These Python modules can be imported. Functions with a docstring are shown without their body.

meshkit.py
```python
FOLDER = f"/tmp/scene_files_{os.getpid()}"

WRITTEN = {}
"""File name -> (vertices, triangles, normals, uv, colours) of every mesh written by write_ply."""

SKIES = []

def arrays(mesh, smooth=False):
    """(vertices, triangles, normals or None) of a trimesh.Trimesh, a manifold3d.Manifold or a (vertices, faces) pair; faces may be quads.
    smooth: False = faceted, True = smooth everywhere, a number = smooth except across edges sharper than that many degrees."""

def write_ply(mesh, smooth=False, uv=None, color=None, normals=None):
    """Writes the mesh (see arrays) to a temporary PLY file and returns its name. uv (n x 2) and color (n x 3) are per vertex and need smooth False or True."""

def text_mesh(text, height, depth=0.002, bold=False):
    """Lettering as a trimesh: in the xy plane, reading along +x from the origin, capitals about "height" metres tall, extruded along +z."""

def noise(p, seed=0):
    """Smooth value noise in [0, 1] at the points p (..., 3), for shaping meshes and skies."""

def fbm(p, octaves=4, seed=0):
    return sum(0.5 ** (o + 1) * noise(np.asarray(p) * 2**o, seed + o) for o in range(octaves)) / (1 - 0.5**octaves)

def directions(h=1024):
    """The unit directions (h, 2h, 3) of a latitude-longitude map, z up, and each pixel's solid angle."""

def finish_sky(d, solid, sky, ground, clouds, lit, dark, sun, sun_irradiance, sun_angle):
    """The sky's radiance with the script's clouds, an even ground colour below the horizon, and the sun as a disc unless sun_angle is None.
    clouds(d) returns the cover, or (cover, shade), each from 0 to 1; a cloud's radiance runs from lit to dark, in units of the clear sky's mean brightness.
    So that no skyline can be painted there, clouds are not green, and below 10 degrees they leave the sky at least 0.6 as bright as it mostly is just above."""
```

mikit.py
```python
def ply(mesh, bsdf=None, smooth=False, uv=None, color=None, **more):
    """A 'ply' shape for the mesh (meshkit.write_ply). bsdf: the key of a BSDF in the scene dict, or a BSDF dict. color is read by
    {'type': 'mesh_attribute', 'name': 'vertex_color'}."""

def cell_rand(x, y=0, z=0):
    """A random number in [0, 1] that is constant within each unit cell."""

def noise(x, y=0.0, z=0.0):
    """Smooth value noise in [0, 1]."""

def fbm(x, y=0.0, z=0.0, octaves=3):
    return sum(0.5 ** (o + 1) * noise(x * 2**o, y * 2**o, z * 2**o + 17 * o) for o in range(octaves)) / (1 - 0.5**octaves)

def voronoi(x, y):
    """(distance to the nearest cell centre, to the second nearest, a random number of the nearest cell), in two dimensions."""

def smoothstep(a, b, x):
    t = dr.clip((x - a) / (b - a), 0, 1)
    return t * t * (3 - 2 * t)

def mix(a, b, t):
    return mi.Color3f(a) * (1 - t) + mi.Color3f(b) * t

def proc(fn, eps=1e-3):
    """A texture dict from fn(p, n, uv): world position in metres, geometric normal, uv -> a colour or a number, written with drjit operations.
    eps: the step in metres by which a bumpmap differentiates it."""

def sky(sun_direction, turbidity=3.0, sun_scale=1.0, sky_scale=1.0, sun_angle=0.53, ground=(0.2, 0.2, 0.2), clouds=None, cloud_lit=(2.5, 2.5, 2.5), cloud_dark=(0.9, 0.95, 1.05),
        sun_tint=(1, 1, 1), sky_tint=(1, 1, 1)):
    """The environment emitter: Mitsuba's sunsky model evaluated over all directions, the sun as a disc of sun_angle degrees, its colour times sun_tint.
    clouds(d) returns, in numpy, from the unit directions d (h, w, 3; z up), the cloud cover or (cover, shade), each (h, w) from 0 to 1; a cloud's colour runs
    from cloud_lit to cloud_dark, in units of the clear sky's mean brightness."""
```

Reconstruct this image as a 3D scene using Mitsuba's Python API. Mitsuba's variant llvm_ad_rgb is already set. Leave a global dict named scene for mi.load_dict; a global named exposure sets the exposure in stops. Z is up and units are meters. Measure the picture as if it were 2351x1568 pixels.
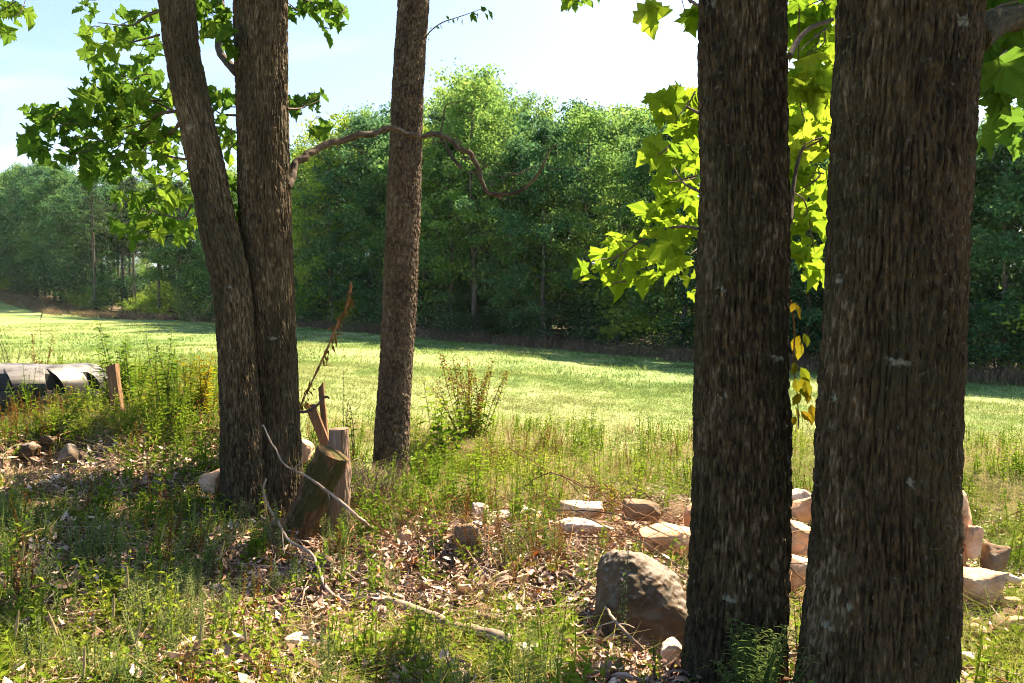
import math, random
import numpy as np, trimesh, mitsuba as mi, drjit as dr
import mikit, meshkit
from mikit import proc, noise, fbm, cell_rand, smoothstep, mix, voronoi
from scipy.interpolate import RBFInterpolator, RegularGridInterpolator

T = mi.ScalarTransform4f
random.seed(7)
R = np.random.default_rng(11)
scene, labels = {}, {}

# ------------------------------------------------------------------ camera, sky, exposure
FOV, PITCH, CAM_H = 70.0, math.radians(3.2), 1.6
CAM = np.array([0.0, 0.0, CAM_H])
FWD = np.array([0, math.cos(PITCH), -math.sin(PITCH)])
UP = np.array([0, math.sin(PITCH), math.cos(PITCH)])
scene['camera'] = {'type': 'perspective', 'fov': FOV, 'fov_axis': 'x', 'near_clip': 0.05, 'far_clip': 3000.0,
                   'to_world': T().look_at(origin=CAM.tolist(), target=(CAM + FWD).tolist(), up=[0, 0, 1])}
SUN_AZ, SUN_EL = math.radians(46), math.radians(50)      # to the right of straight ahead, above the frame
SUN = np.array([math.sin(SUN_AZ) * math.cos(SUN_EL), math.cos(SUN_AZ) * math.cos(SUN_EL), math.sin(SUN_EL)])


def wisps(d):
    q = np.stack([d[..., 0] / (d[..., 2] + 0.25) * 2.2, d[..., 1] / (d[..., 2] + 0.25) * 6.0, d[..., 2] * 0], -1)
    n = meshkit.fbm(q, 5, 3)
    m = meshkit.fbm(q * 0.35 + 9.0, 3, 5)
    return np.clip((n - 0.5) * 2.4, 0, 1) * np.clip((m - 0.42) * 3.5, 0, 0.75)


scene['sky'] = mikit.sky(SUN.tolist(), turbidity=5.0, clouds=wisps, cloud_lit=(1.7, 1.7, 1.7), sun_tint=(1, 0.95, 0.86), sky_scale=0.37)
exposure = 4.45

# ------------------------------------------------------------------ pixel <-> place (photo measured at 2351 x 1568)
F = 1175.5 / math.tan(math.radians(FOV / 2))


def ray(px, py):
    return FWD + (px - 1175.5) / F * np.array([1.0, 0, 0]) - (py - 784) / F * UP


def P(px, py, Y):
    """The point seen at (px, py) that lies Y metres ahead."""
    r = ray(px, py)
    return CAM + r * (Y / r[1])


def V(p):
    """Where points p (..., 3) are seen."""
    q = np.asarray(p, float) - CAM
    z = np.maximum(q @ FWD, 1e-6)
    return 1175.5 + q[..., 0] / z * F, 784 - (q @ UP) / z * F


# ------------------------------------------------------------------ the lie of the land
_edge = [(-260, 640, 125), (0, 668, 100), (100, 690, 88), (230, 722, 72), (480, 735, 62), (700, 747, 48), (900, 764, 41), (1100, 785, 37),
         (1350, 805, 33), (1590, 825, 29), (1850, 845, 26), (2100, 862, 23.5), (2350, 880, 21), (2700, 905, 18.5)]
EDGE = np.array([P(*e) for e in _edge])
_near = [(600, 1195, 5.5), (900, 1112, 7.4), (1690, 1575, 3.05), (2020, 1690, 2.65), (0, 1568, 3.1), (600, 1568, 3.1), (1175, 1568, 3.1), (100, 1300, 4.2),
         (350, 1150, 5.4), (100, 1010, 6.2), (265, 965, 6.6), (60, 950, 7.5), (450, 960, 6.8), (400, 880, 9.5), (400, 850, 12), (400, 800, 25), (1150, 1205, 5.2),
         (900, 1390, 4.05), (1250, 1335, 4.3), (1470, 1300, 4.4), (1560, 1300, 5.0), (1842, 1400, 4.6), (2230, 1420, 4.4), (1400, 1225, 5.5), (1480, 1490, 3.5), (1300, 1150, 6.2), (1300, 1080, 8), (1100, 950, 12), (1400, 900, 16),
         (1590, 1000, 10.5), (2300, 1100, 7.2), (2300, 950, 14), (2300, 1400, 4.0), (2300, 1550, 3.4), (0, 760, 40), (0, 850, 14), (700, 860, 13), (700, 800, 24)]
_far = [(-150, 160, 7), (-60, 160, 3.5), (20, 150, 0.6), (150, 100, -1), (80, 20, -.8), (60, 60, -.4), (-80, 20, .8), (-60, -50, 0), (60, -50, 0), (0, -30, 0), (5, 0, -.1), (-5, 0, .1),
        (0, 0, 0), (0, -6, 0), (-9, 5, .35), (9, 5, -.2), (-300, 300, 12), (300, 300, 0), (-300, -200, 0), (300, -200, 0), (0, 350, 3)]
_c = np.vstack([EDGE, [P(*n) for n in _near], _far])
_rbf = RBFInterpolator(_c[:, :2], _c[:, 2], kernel='linear', smoothing=0.02)
_gx = np.unique(np.concatenate([np.linspace(-12, 12, 161), np.linspace(-70, 70, 101), np.linspace(-400, 400, 41)]))
_gy = np.unique(np.concatenate([np.linspace(-6, 16, 147), np.linspace(-40, 130, 101), np.linspace(-400, 400, 41)]))
_gz = _rbf(np.stack(np.meshgrid(_gx, _gy, indexing='ij'), -1).reshape(-1, 2)).reshape(len(_gx), len(_gy))
_gi = RegularGridInterpolator((_gx, _gy), _gz, bounds_error=False, fill_value=0.0)


HOLLOWS = [(*P(px, py, Y)[:2], r, d) for px, py, Y, r, d in ((120, 1062, 5.9, .38, .24), (1018, 1290, 4.5, .24, .17), (340, 1155, 5.15, .36, .10))]  # two hollows, then a dip added to darken where the trunk shadow falls


def gz(x, y):
    x, y = np.asarray(x, float), np.asarray(y, float)
    x, y = np.broadcast_arrays(x, y)
    q = np.stack([x, y, 0 * x], -1)
    near = np.clip((9.5 - np.hypot(x, y)) / 3, 0, 1)
    far = np.clip((60 - np.hypot(x, y)) / 30, 0.2, 1)
    z = _gi(np.stack([x, y], -1))
    for hx, hy, hr, hd in HOLLOWS:
        z = z - hd * np.exp(-(((x - hx) ** 2 + (y - hy) ** 2) / hr ** 2) ** 2)
    return z + near * ((meshkit.fbm(q * 1.7, 3, 2) - .5) * .16 + (meshkit.fbm(q * 7, 3, 4) - .5) * .06) + far * (meshkit.fbm(q * .35, 2, 8) - .5) * .12


def G(px, py):
    """The ground point seen at (px, py)."""
    r = ray(px, py)
    t = np.geomspace(1.5, 160, 900)
    p = CAM + t[:, None] * r
    below = np.nonzero(p[:, 2] < gz(p[:, 0], p[:, 1]))[0]
    k = below[0] if len(below) else len(t) - 1
    q = p[k].copy()
    q[2] = float(gz(q[0], q[1]))
    return q


# ------------------------------------------------------------------ helpers
def tag(key, label=None, cat=None, group=None, kind=None):
    d = {k: v for k, v in (('label', label), ('category', cat), ('group', group), ('kind', kind)) if v}
    if d:
        labels[key] = d
    return key


_used = {}


def numbered(name):
    n = _used.get(name, 0)
    _used[name] = n + 1
    return name if n == 0 else f'{name}_{n:03d}'


def thing(name, label, cat, group=None, kind=None):
    return tag(numbered(name), label, cat, group, kind)


def part(parent, name, mesh, bsdf, smooth=True, uv=None, **kw):
    key = numbered(f'{parent}__{name}')
    scene[key] = mikit.ply(mesh, bsdf, smooth=smooth, uv=uv, **kw)
    return key


def solo(name, mesh, bsdf, label, cat, group=None, kind=None, smooth=True, uv=None):
    key = thing(name, label, cat, group, kind)
    scene[key] = mikit.ply(mesh, bsdf, smooth=smooth, uv=uv)
    return key


def M4(R3, t):
    m = np.eye(4)
    m[:3, :3] = R3
    m[:3, 3] = t
    return m


def rotz(a):
    c, s = math.cos(a), math.sin(a)
    return np.array([[c, -s, 0], [s, c, 0], [0, 0, 1.0]])


def tilt(n):
    """A rotation that takes z to n."""
    n = np.asarray(n, float)
    n = n / np.linalg.norm(n)
    a = np.cross([0, 1, 0] if abs(n[1]) < .9 else [1, 0, 0], n)
    a /= np.linalg.norm(a)
    return np.stack([a, np.cross(n, a), n], 1)


def instances(name, group, mats):
    for m in mats:
        scene[f"{name}__{_used.setdefault(name + '__', 1):03d}"] = {'type': 'instance', 'to_world': T(m), 'g': {'type': 'ref', 'id': group}}
        _used[name + '__'] += 1


class Mesh:
    """Collects triangles with one uv per vertex."""
    def __init__(self):
        self.v, self.f, self.u, self.n = [], [], [], 0

    def add(self, v, f, u=None):
        v, f = np.asarray(v, float), np.asarray(f, int)
        if f.shape[1] == 4:
            f = np.vstack([f[:, [0, 1, 2]], f[:, [0, 2, 3]]])
        self.v.append(v)
        self.f.append(f + self.n)
        self.u.append(np.zeros((len(v), 2)) if u is None else np.broadcast_to(u, (len(v), 2)))
        self.n += len(v)
        return self

    def mesh(self):
        return np.vstack(self.v), np.vstack(self.f)

    def uv(self):
        return np.vstack(self.u)


def spline(pts, n):
    """Catmull-Rom through the rows of pts."""
    p = np.asarray(pts, float)
    p = np.vstack([2 * p[0] - p[1], p, 2 * p[-1] - p[-2]])
    t = np.linspace(0, len(p) - 3 - 1e-9, n)
    i = t.astype(int)
    t = (t - i)[:, None]
    a, b, c, d = p[i], p[i + 1], p[i + 2], p[i + 3]
    return .5 * (2 * b + (c - a) * t + (2 * a - 5 * b + 4 * c - d) * t ** 2 + (3 * b - a - 3 * c + d) * t ** 3)


def tube(path, rad, seg=8, disp=None, seam=None):
    """(vertices, triangles, uv) of a tube along path; disp(theta, length, r) moves the surface out."""
    path, rad = np.asarray(path, float), np.broadcast_to(np.asarray(rad, float), (len(path),))
    tan = np.gradient(path, axis=0)
    tan /= np.linalg.norm(tan, axis=1, keepdims=True) + 1e-12
    a = np.array([0, 1.0, 0]) if seam is None else np.asarray(seam, float)
    if abs(tan[0] @ a) > .9:
        a = np.array([1.0, 0, 0])
    A = np.empty_like(path)
    for k in range(len(path)):
        a = a - tan[k] * (a @ tan[k])
        a /= np.linalg.norm(a) + 1e-12
        A[k] = a
    B = np.cross(tan, A)
    th = np.linspace(0, 2 * np.pi, seg + 1)
    L = np.concatenate([[0], np.cumsum(np.linalg.norm(np.diff(path, axis=0), axis=1))])
    r = np.repeat(rad[:, None], seg + 1, 1)
    if disp is not None:
        r = r + disp(np.repeat(th[None], len(path), 0), np.repeat(L[:, None], seg + 1, 1), r)
        r[:, -1] = r[:, 0]
    v = path[:, None] + r[..., None] * (np.cos(th)[None, :, None] * A[:, None] + np.sin(th)[None, :, None] * B[:, None])
    i = np.arange(len(path) - 1)[:, None] * (seg + 1) + np.arange(seg)[None]
    f = np.stack([i, i + 1, i + seg + 2, i + seg + 1], -1).reshape(-1, 4)
    uv = np.stack([th[None] * rad.mean() + 0 * L[:, None], L[:, None] + 0 * th[None]], -1).reshape(-1, 2)
    n = len(path) * (seg + 1)
    v = np.vstack([v.reshape(-1, 3), path[:1], path[-1:]])
    j = np.arange(seg)
    caps = np.vstack([np.stack([j + 1, j, j * 0 + n], 1), np.stack([j, j + 1, j * 0 + n + 1 - 0], 1)])
    last = (len(path) - 1) * (seg + 1)
    caps[seg:, :2] += last
    f = np.vstack([f[:, [0, 1, 2]], f[:, [0, 2, 3]], caps])
    return v, f, np.vstack([uv, uv[:1], uv[-1:]])


def np_vor(u, v, nu, seed=0):
    """F2 - F1 and the cell's random number of jittered cells, periodic in u after nu cells."""
    iu, iv = np.floor(u).astype(int), np.floor(v).astype(int)

    def rnd(a, b, k):
        h = (a * 374761393 + b * 668265263 + (k + seed * 7) * 1442695) & 0xFFFFFFFF
        h = ((h ^ (h >> 13)) * 1274126177) & 0xFFFFFFFF
        return ((h ^ (h >> 16)) & 0xFFFFFF) / 16777215.0
    f1, f2, w = np.full(u.shape, 9.0), np.full(u.shape, 9.0), np.zeros(u.shape)
    for a in (-1, 0, 1):
        for b in (-1, 0, 1):
            cu, cv = iu + a, iv + b
            m = np.mod(cu, nu)
            d = np.hypot(cu + rnd(m, cv, 1) - u, cv + rnd(m, cv, 2) - v)
            f2 = np.where(d < f1, f1, np.minimum(f2, d))
            w = np.where(d < f1, rnd(m, cv, 3), w)
            f1 = np.minimum(f1, d)
    return f2 - f1, w


def sstep(a, b, x):
    t = np.clip((x - a) / (b - a), 0, 1)
    return t * t * (3 - 2 * t)


# ------------------------------------------------------------------ materials
def leafy(name, fn, trans=0.95, rough=0.45, spec=0.5):
    scene[name] = {'type': 'principledthin', 'base_color': proc(fn), 'roughness': rough, 'diff_trans': trans, 'eta': 1.3 + .2 * spec, 'spec_trans': 0.0}


def ramp3(a, b, c, t):
    return mix(mix(a, b, smoothstep(0.0, 0.5, t)), c, smoothstep(0.5, 1.0, t))


def leaf_fn(a, b, c, patch=.25, veins=False):
    def fn(p, n, uv):
        t = uv.x * .45 + .55 * noise(p.x * patch, p.y * patch, p.z * patch) + .12 * (noise(p.x * 40, p.y * 40, p.z * 40) - .5)
        return ramp3(a, b, c, t)
    return fn


leafy('leaf_maple', leaf_fn((.040, .095, .014), (.075, .155, .018), (.17, .26, .024), 1.1), 1.15, .4)
leafy('leaf_maple_bright', leaf_fn((.070, .155, .012), (.16, .26, .016), (.30, .38, .035), 1.6), 1.2, .4)
leafy('leaf_creeper', leaf_fn((.12, .18, .012), (.27, .22, .012), (.30, .11, .018), 3.0), 1.1, .5)
leafy('leaf_wood_a', leaf_fn((0.045, 0.113, 0.046), (0.084, 0.179, 0.059), (0.211, 0.301, 0.070), .22), 1.1, .30)
leafy('leaf_wood_b', leaf_fn((0.033, 0.097, 0.051), (0.064, 0.147, 0.064), (0.154, 0.243, 0.074), .22), 1.05, .28)
leafy('leaf_wood_d', leaf_fn((0.077, 0.166, 0.049), (0.141, 0.256, 0.061), (0.307, 0.397, 0.090), .22), 1.15, .30)
leafy('leaf_wood_c', leaf_fn((0.122, 0.211, 0.033), (0.205, 0.314, 0.044), (0.397, 0.435, 0.064), .22), 1.2, .4)
leafy('needle', leaf_fn((.030, .062, .030), (.045, .085, .036), (.10, .10, .06), .2), .5, .5)


def meadow_col(p):
    t = fbm(p.x * .22, p.y * .16, 0, 3) * .7 + noise(p.x * 1.6, p.y * 1.2, 3) * .3
    return ramp3((.118, .185, .055), (.158, .222, .070), (.21, .25, .10), smoothstep(.25, .75, t))


leafy('grass_meadow', lambda p, n, uv: meadow_col(p) * (.75 + .5 * uv.x), 1.0, .35)
leafy('grass_bank', leaf_fn((.075, .125, .018), (.15, .20, .030), (.28, .27, .07), .9), 1.0, .33)
leafy('grass_dry', leaf_fn((.28, .24, .12), (.36, .31, .17), (.26, .30, .08), .5), .8, .5)
leafy('grass_edge', leaf_fn((.13, .085, .06), (.20, .145, .095), (.15, .17, .07), .3), .7, .6)
leafy('weed_green', leaf_fn((.065, .125, .012), (.15, .235, .022), (.32, .35, .04), 1.1), 1.0, .32)
leafy('weed_silver', leaf_fn((.075, .13, .035), (.15, .21, .065), (.28, .31, .13), 1.1), .9, .36)
leafy('weed_rust', leaf_fn((.10, .055, .018), (.17, .085, .025), (.20, .15, .03), 1.2), .8, .6)


def litter_fn(p, n, uv):
    c = ramp3((.070, .034, .020), (.22, .125, .086), (.52, .40, .32), uv.x)
    c = mix(c, (.42, .16, .02), smoothstep(.93, .95, uv.y))
    return mix(c, (.32, .30, .05), smoothstep(.97, .98, uv.y)) * (.8 + .4 * noise(p.x * 60, p.y * 60, p.z * 60))


scene['leaf_litter_mat'] = {'type': 'twosided', 'bsdf': {'type': 'principled', 'base_color': proc(litter_fn), 'roughness': .45, 'specular': .5}}


def bark(name, a, b, c, moss=0.0, lichen=0.0, depth=.004, fx=60, fz=9):
    def col(p, n, uv):
        w = fbm(uv.x * 7, uv.y * 2.2, p.y * 3, 3)
        t = fbm(uv.x * fx, uv.y * fz, p.x, 3)
        k = ramp3(a, b, c, .32 + (t - .5) * 1.5 + (w - .42) * 1.0)
        if moss:
            k = mix(k, (.024, .023, .009), moss * smoothstep(.44, .60, fbm(uv.x * 5, uv.y * 1.3, 7, 4)))
            k = mix(k, (.060, .060, .012), moss * .5 * smoothstep(.72, .80, fbm(uv.x * 75, uv.y * 42, 3, 3)))
        if lichen:
            f1, f2, q = voronoi(uv.x * 9 + fbm(uv.x * 40, uv.y * 40) * .5, uv.y * 7)
            spot = smoothstep(.30, .16, f1 + .25 * fbm(uv.x * 70, uv.y * 70, 5)) * smoothstep(1 - lichen, 1.02 - lichen, q)
            k = mix(k, (.22, .24, .19), spot * .6)
            k = mix(k, (.22, .22, .18), .22 * smoothstep(.76, .84, fbm(uv.x * 85, uv.y * 38, 11, 3)))
        return k

    def bump(p, n, uv):
        return fbm(uv.x * fx * 1.6, uv.y * fz * 2.2, p.x * 2, 3) * .7 + fbm(uv.x * 190, uv.y * 90, 1, 2) * .3
    scene[name] = {'type': 'bumpmap', 'arbitrary': proc(bump, 2e-3), 'scale': depth,
                   'bsdf': {'type': 'principled', 'base_color': proc(col), 'roughness': .85, 'specular': .25}}


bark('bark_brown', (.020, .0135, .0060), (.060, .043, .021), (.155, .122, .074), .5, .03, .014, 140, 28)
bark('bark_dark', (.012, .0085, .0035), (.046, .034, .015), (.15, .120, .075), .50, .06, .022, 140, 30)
bark('bark_cherry', (.036, .024, .015), (.080, .056, .036), (.145, .108, .074), 0, .02, .008, 60, 30)
bark('bark_wood', (.05, .042, .034), (.09, .075, .062), (.16, .14, .12), 0, 0, .004, 20, 5)
bark('bark_limb', (.030, .022, .015), (.075, .055, .038), (.16, .125, .095), 0, .03, .004, 60, 25)
bark('wood_grey', (.14, .10, .075), (.24, .18, .14), (.38, .31, .26), 0, .10, .002, 120, 12)
bark('wood_brown', (.080, .040, .018), (.15, .080, .038), (.24, .145, .08), 0, 0, .002, 120, 10)
bark('stump_mossy', (.05, .032, .016), (.12, .075, .038), (.20, .13, .075), .9, .1, .005, 70, 8)
bark('twig_dark', (.045, .033, .025), (.075, .055, .042), (.12, .095, .08), 0, 0, .001, 60, 20)
bark('twig_pale', (.13, .095, .07), (.23, .18, .14), (.36, .30, .25), 0, 0, .001, 80, 20)
bark('stem_rust', (.13, .06, .022), (.22, .11, .045), (.30, .18, .08), 0, 0, .001, 60, 20)


def stone(name, a, b, c, lit_top=0.0):
    def col(p, n, uv):
        t = fbm(p.x * 7, p.y * 7, p.z * 9, 4)
        k = ramp3(a, b, c, .5 + (t - .5) * 1.7)
        k = k * (.78 + .44 * fbm(p.x * 70, p.y * 70, p.z * 70, 2))
        if lit_top:      # sunlit top painted into the colour: paler where faces point up
            k = mix(k, (.36, .34, .32), lit_top * smoothstep(.55, .9, n.z + (fbm(p.x * 14, p.y * 14, p.z * 14, 3) - .5) * .5))
        return mix(k, (.10, .095, .075), .55 * smoothstep(.58, .74, fbm(p.x * 16 + 4, p.y * 16, p.z * 16, 3)))

    def bump(p, n, uv):
        return fbm(p.x * 28, p.y * 28, p.z * 28, 4)
    scene[name] = {'type': 'bumpmap', 'arbitrary': proc(bump, 2e-3), 'scale': .012, 'bsdf': {'type': 'principled', 'base_color': proc(col), 'roughness': .85, 'specular': .3}}


stone('stone_tan', (.32, .18, .10), (.46, .285, .175), (.56, .40, .28))
stone('stone_pale', (.36, .29, .23), (.48, .41, .35), (.58, .52, .46))
stone('stone_dark', (.075, .048, .026), (.13, .088, .052), (.22, .165, .115))
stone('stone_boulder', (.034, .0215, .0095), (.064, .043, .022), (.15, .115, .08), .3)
stone('stone_grey', (.24, .22, .20), (.33, .30, .28), (.42, .39, .36))

scene['rubber'] = {'type': 'twosided', 'bsdf': {'type': 'principled', 'roughness': .5, 'specular': .4, 'base_color': proc(lambda p, n, uv: mix(
    (.013, .0125, .012), (.11, .11, .115), (.03 + .97 * smoothstep(.35, .9, dr.abs(n.z))) * smoothstep(.2, .62, fbm(p.x * 9, p.y * 9, p.z * 16, 4))))}}  # dust plus painted-in sunlight on the lug tops: paler on level faces



def ground_fn(p, n, uv):
    c = ramp3((.050, .032, .020), (.105, .068, .045), (.19, .135, .10), fbm(p.x * 6, p.y * 6, 0, 4) + (fbm(p.x * 40, p.y * 40, 1, 2) - .5) * .5)
    return mix(c, (.075, .105, .02), .55 * smoothstep(.45, .65, fbm(p.x * 1.5 + 3, p.y * 1.5, 5, 3)))


scene['soil'] = {'type': 'bumpmap', 'arbitrary': proc(lambda p, n, uv: fbm(p.x * 30, p.y * 30, p.z * 30, 3), 3e-3), 'scale': .02,
                 'bsdf': {'type': 'principled', 'base_color': proc(ground_fn), 'roughness': .9, 'specular': .2}}
scene['turf'] = {'type': 'bumpmap', 'arbitrary': proc(lambda p, n, uv: fbm(p.x * 9, p.y * 9, 0, 4), 8e-3), 'scale': .10,
                 'bsdf': {'type': 'principled', 'base_color': proc(lambda p, n, uv: meadow_col(p) * (.75 + .5 * fbm(p.x * 10, p.y * 7, 0, 3))), 'roughness': .8, 'specular': .2}}
scene['forest_soil'] = {'type': 'principled', 'base_color': proc(lambda p, n, uv: mix((.030, .022, .014), (.07, .055, .03), fbm(p.x * 1.5, p.y * 1.5, 0, 3))), 'roughness': .95}

# ------------------------------------------------------------------ ground: one polar sheet, finest near the camera, cut into bank, meadow and forest floor
th = np.unique(np.concatenate([np.linspace(-50, 50, 420), np.linspace(-180, 180, 91)])) * math.pi / 180
rr = np.concatenate([[0.3], np.geomspace(1.2, 14, 330), np.geomspace(14.3, 420, 120)])
TH, RR = np.meshgrid(th, rr, indexing='ij')
gxx, gyy = np.sin(TH) * RR, np.cos(TH) * RR
gv = np.stack([gxx, gyy, gz(gxx, gyy)], -1).reshape(-1, 3)
i = np.arange(len(th) - 1)[:, None] * len(rr) + np.arange(len(rr) - 1)[None]
gf = np.stack([i, i + len(rr), i + len(rr) + 1, i + 1], -1).reshape(-1, 4)


def beyond(x, y):
    """Metres beyond the treeline (negative on the meadow side)."""
    x, y = np.asarray(x, float), np.asarray(y, float)
    d, s = np.full(x.shape, 1e9), np.zeros(x.shape)
    E = EDGE[:, :2]
    E = np.vstack([E[0] + (E[0] - E[1]) * 12, E, E[-1] + (E[-1] - E[-2]) * 30])
    for a, b in zip(E[:-1], E[1:]):
        ab = b - a
        t = np.clip(((x - a[0]) * ab[0] + (y - a[1]) * ab[1]) / (ab @ ab), 0, 1)
        dx, dy = x - a[0] - t * ab[0], y - a[1] - t * ab[1]
        dd = np.hypot(dx, dy)
        side = np.where((ab[0] * dy - ab[1] * dx) > 0, 1, -1)
        s = np.where(dd < d, side, s)
        d = np.minimum(d, dd)
    return d * s


cen = gv[gf].mean(1)
bank = np.hypot(cen[:, 0], cen[:, 1]) < 6.6 + 1.6 * np.clip((-cen[:, 0] - .8) / 1.5, 0, 1) + .9 * np.sin(cen[:, 0] * .9) + .5 * np.sin(cen[:, 0] * 2.7 + 1)
bank |= (cen[:, 1] < 1) & (np.hypot(cen[:, 0], cen[:, 1]) < 30)
woods = (beyond(cen[:, 0], cen[:, 1]) > .3) & ~bank


def sub(mask):
    f = gf[mask]
    k, inv = np.unique(f, return_inverse=True)
    return gv[k], inv.reshape(f.shape)


for key, mask, mat in (('ground', bank, 'soil'), ('meadow', ~bank & ~woods, 'turf'), ('forest_floor', woods, 'forest_soil')):
    scene[key] = mikit.ply(sub(mask), mat, smooth=True)
tag('ground', 'uneven bank of brown soil under weeds and leaf litter', None, None, 'structure')
tag('meadow', 'sunlit green meadow sloping to the treeline', None, None, 'structure')
tag('forest_floor', 'dark ground under the trees beyond the meadow', None, None, 'structure')
tag('sky', 'pale blue sky with thin wisps of cloud', None, None, 'structure')

# ------------------------------------------------------------------ leaves
def maple_leaf():
    """One lobed leaf, stalk end at the origin, tip along +y, face +z, about 1 wide; a light fold along its veins."""
    half = [(0, 0), (.10, -.06), (.27, -.09), (.30, .05), (.45, .10), (.41, .20), (.52, .36), (.39, .38), (.36, .48), (.23, .45), (.20, .60), (.27, .68), (.12, .76), (0, .97)]
    pts = half + [(-x, y) for x, y in half[-2:0:-1]]
    v = np.array([(x, y, 0) for x, y in pts] + [(0, .22, 0)])
    v[:, 2] = .20 * np.abs(v[:, 0]) ** 1.2 - .22 * (v[:, 1] - .2) ** 2 + .05 * np.sin(v[:, 0] * 9 + v[:, 1] * 5)
    n = len(pts)
    f = np.array([(k, (k + 1) % n, n) for k in range(n)])[:, ::-1]
    return v, f


def leaf_frame(rng, size, up=.7, droop=.8, aim=None):
    """A leaf's rotation and scale: face mostly up and outwards, tip hanging."""
    a = rng.uniform(0, 2 * np.pi)
    n = np.array([math.cos(a), math.sin(a), 0]) * rng.uniform(.3, 1.0) + np.array([0, 0, up * rng.uniform(.4, 1.2)])
    if aim is not None:
        n = n + aim
    n /= np.linalg.norm(n)
    t = rng.normal(0, .55, 3) + np.array([0, 0, -droop])
    t -= n * (n @ t)
    t /= np.linalg.norm(t)
    s = np.cross(t, n)
    return np.stack([s, t, n], 1) * size


def diamonds(c, n, d, s, wide=.55, rnd=None, fold=.12):
    """Folded four-cornered leaves at c, facing n, pointing along d, of length s: (v, f, uv)."""
    c, n, d = np.asarray(c, float), np.asarray(n, float), np.asarray(d, float)
    n = n / (np.linalg.norm(n, axis=1, keepdims=True) + 1e-9)
    d = d - n * (d * n).sum(1, keepdims=True)
    d = d / (np.linalg.norm(d, axis=1, keepdims=True) + 1e-9)
    w = np.cross(n, d)
    s = np.broadcast_to(s, (len(c),))[:, None]
    v = np.stack([c, c + d * s * .45 + w * s * wide * .5 + n * s * fold, c + d * s, c + d * s * .45 - w * s * wide * .5 + n * s * fold], 1)
    k = np.arange(len(c))[:, None] * 4
    f = np.vstack([k + [[0, 1, 2]], k + [[0, 2, 3]]])
    rnd = R.uniform(0, 1, len(c)) if rnd is None else rnd
    u = np.stack([np.repeat(rnd[:, None], 4, 1), np.tile([0, .5, 1, .5], (len(c), 1))], -1)
    return v.reshape(-1, 3), f, u.reshape(-1, 2)


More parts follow.
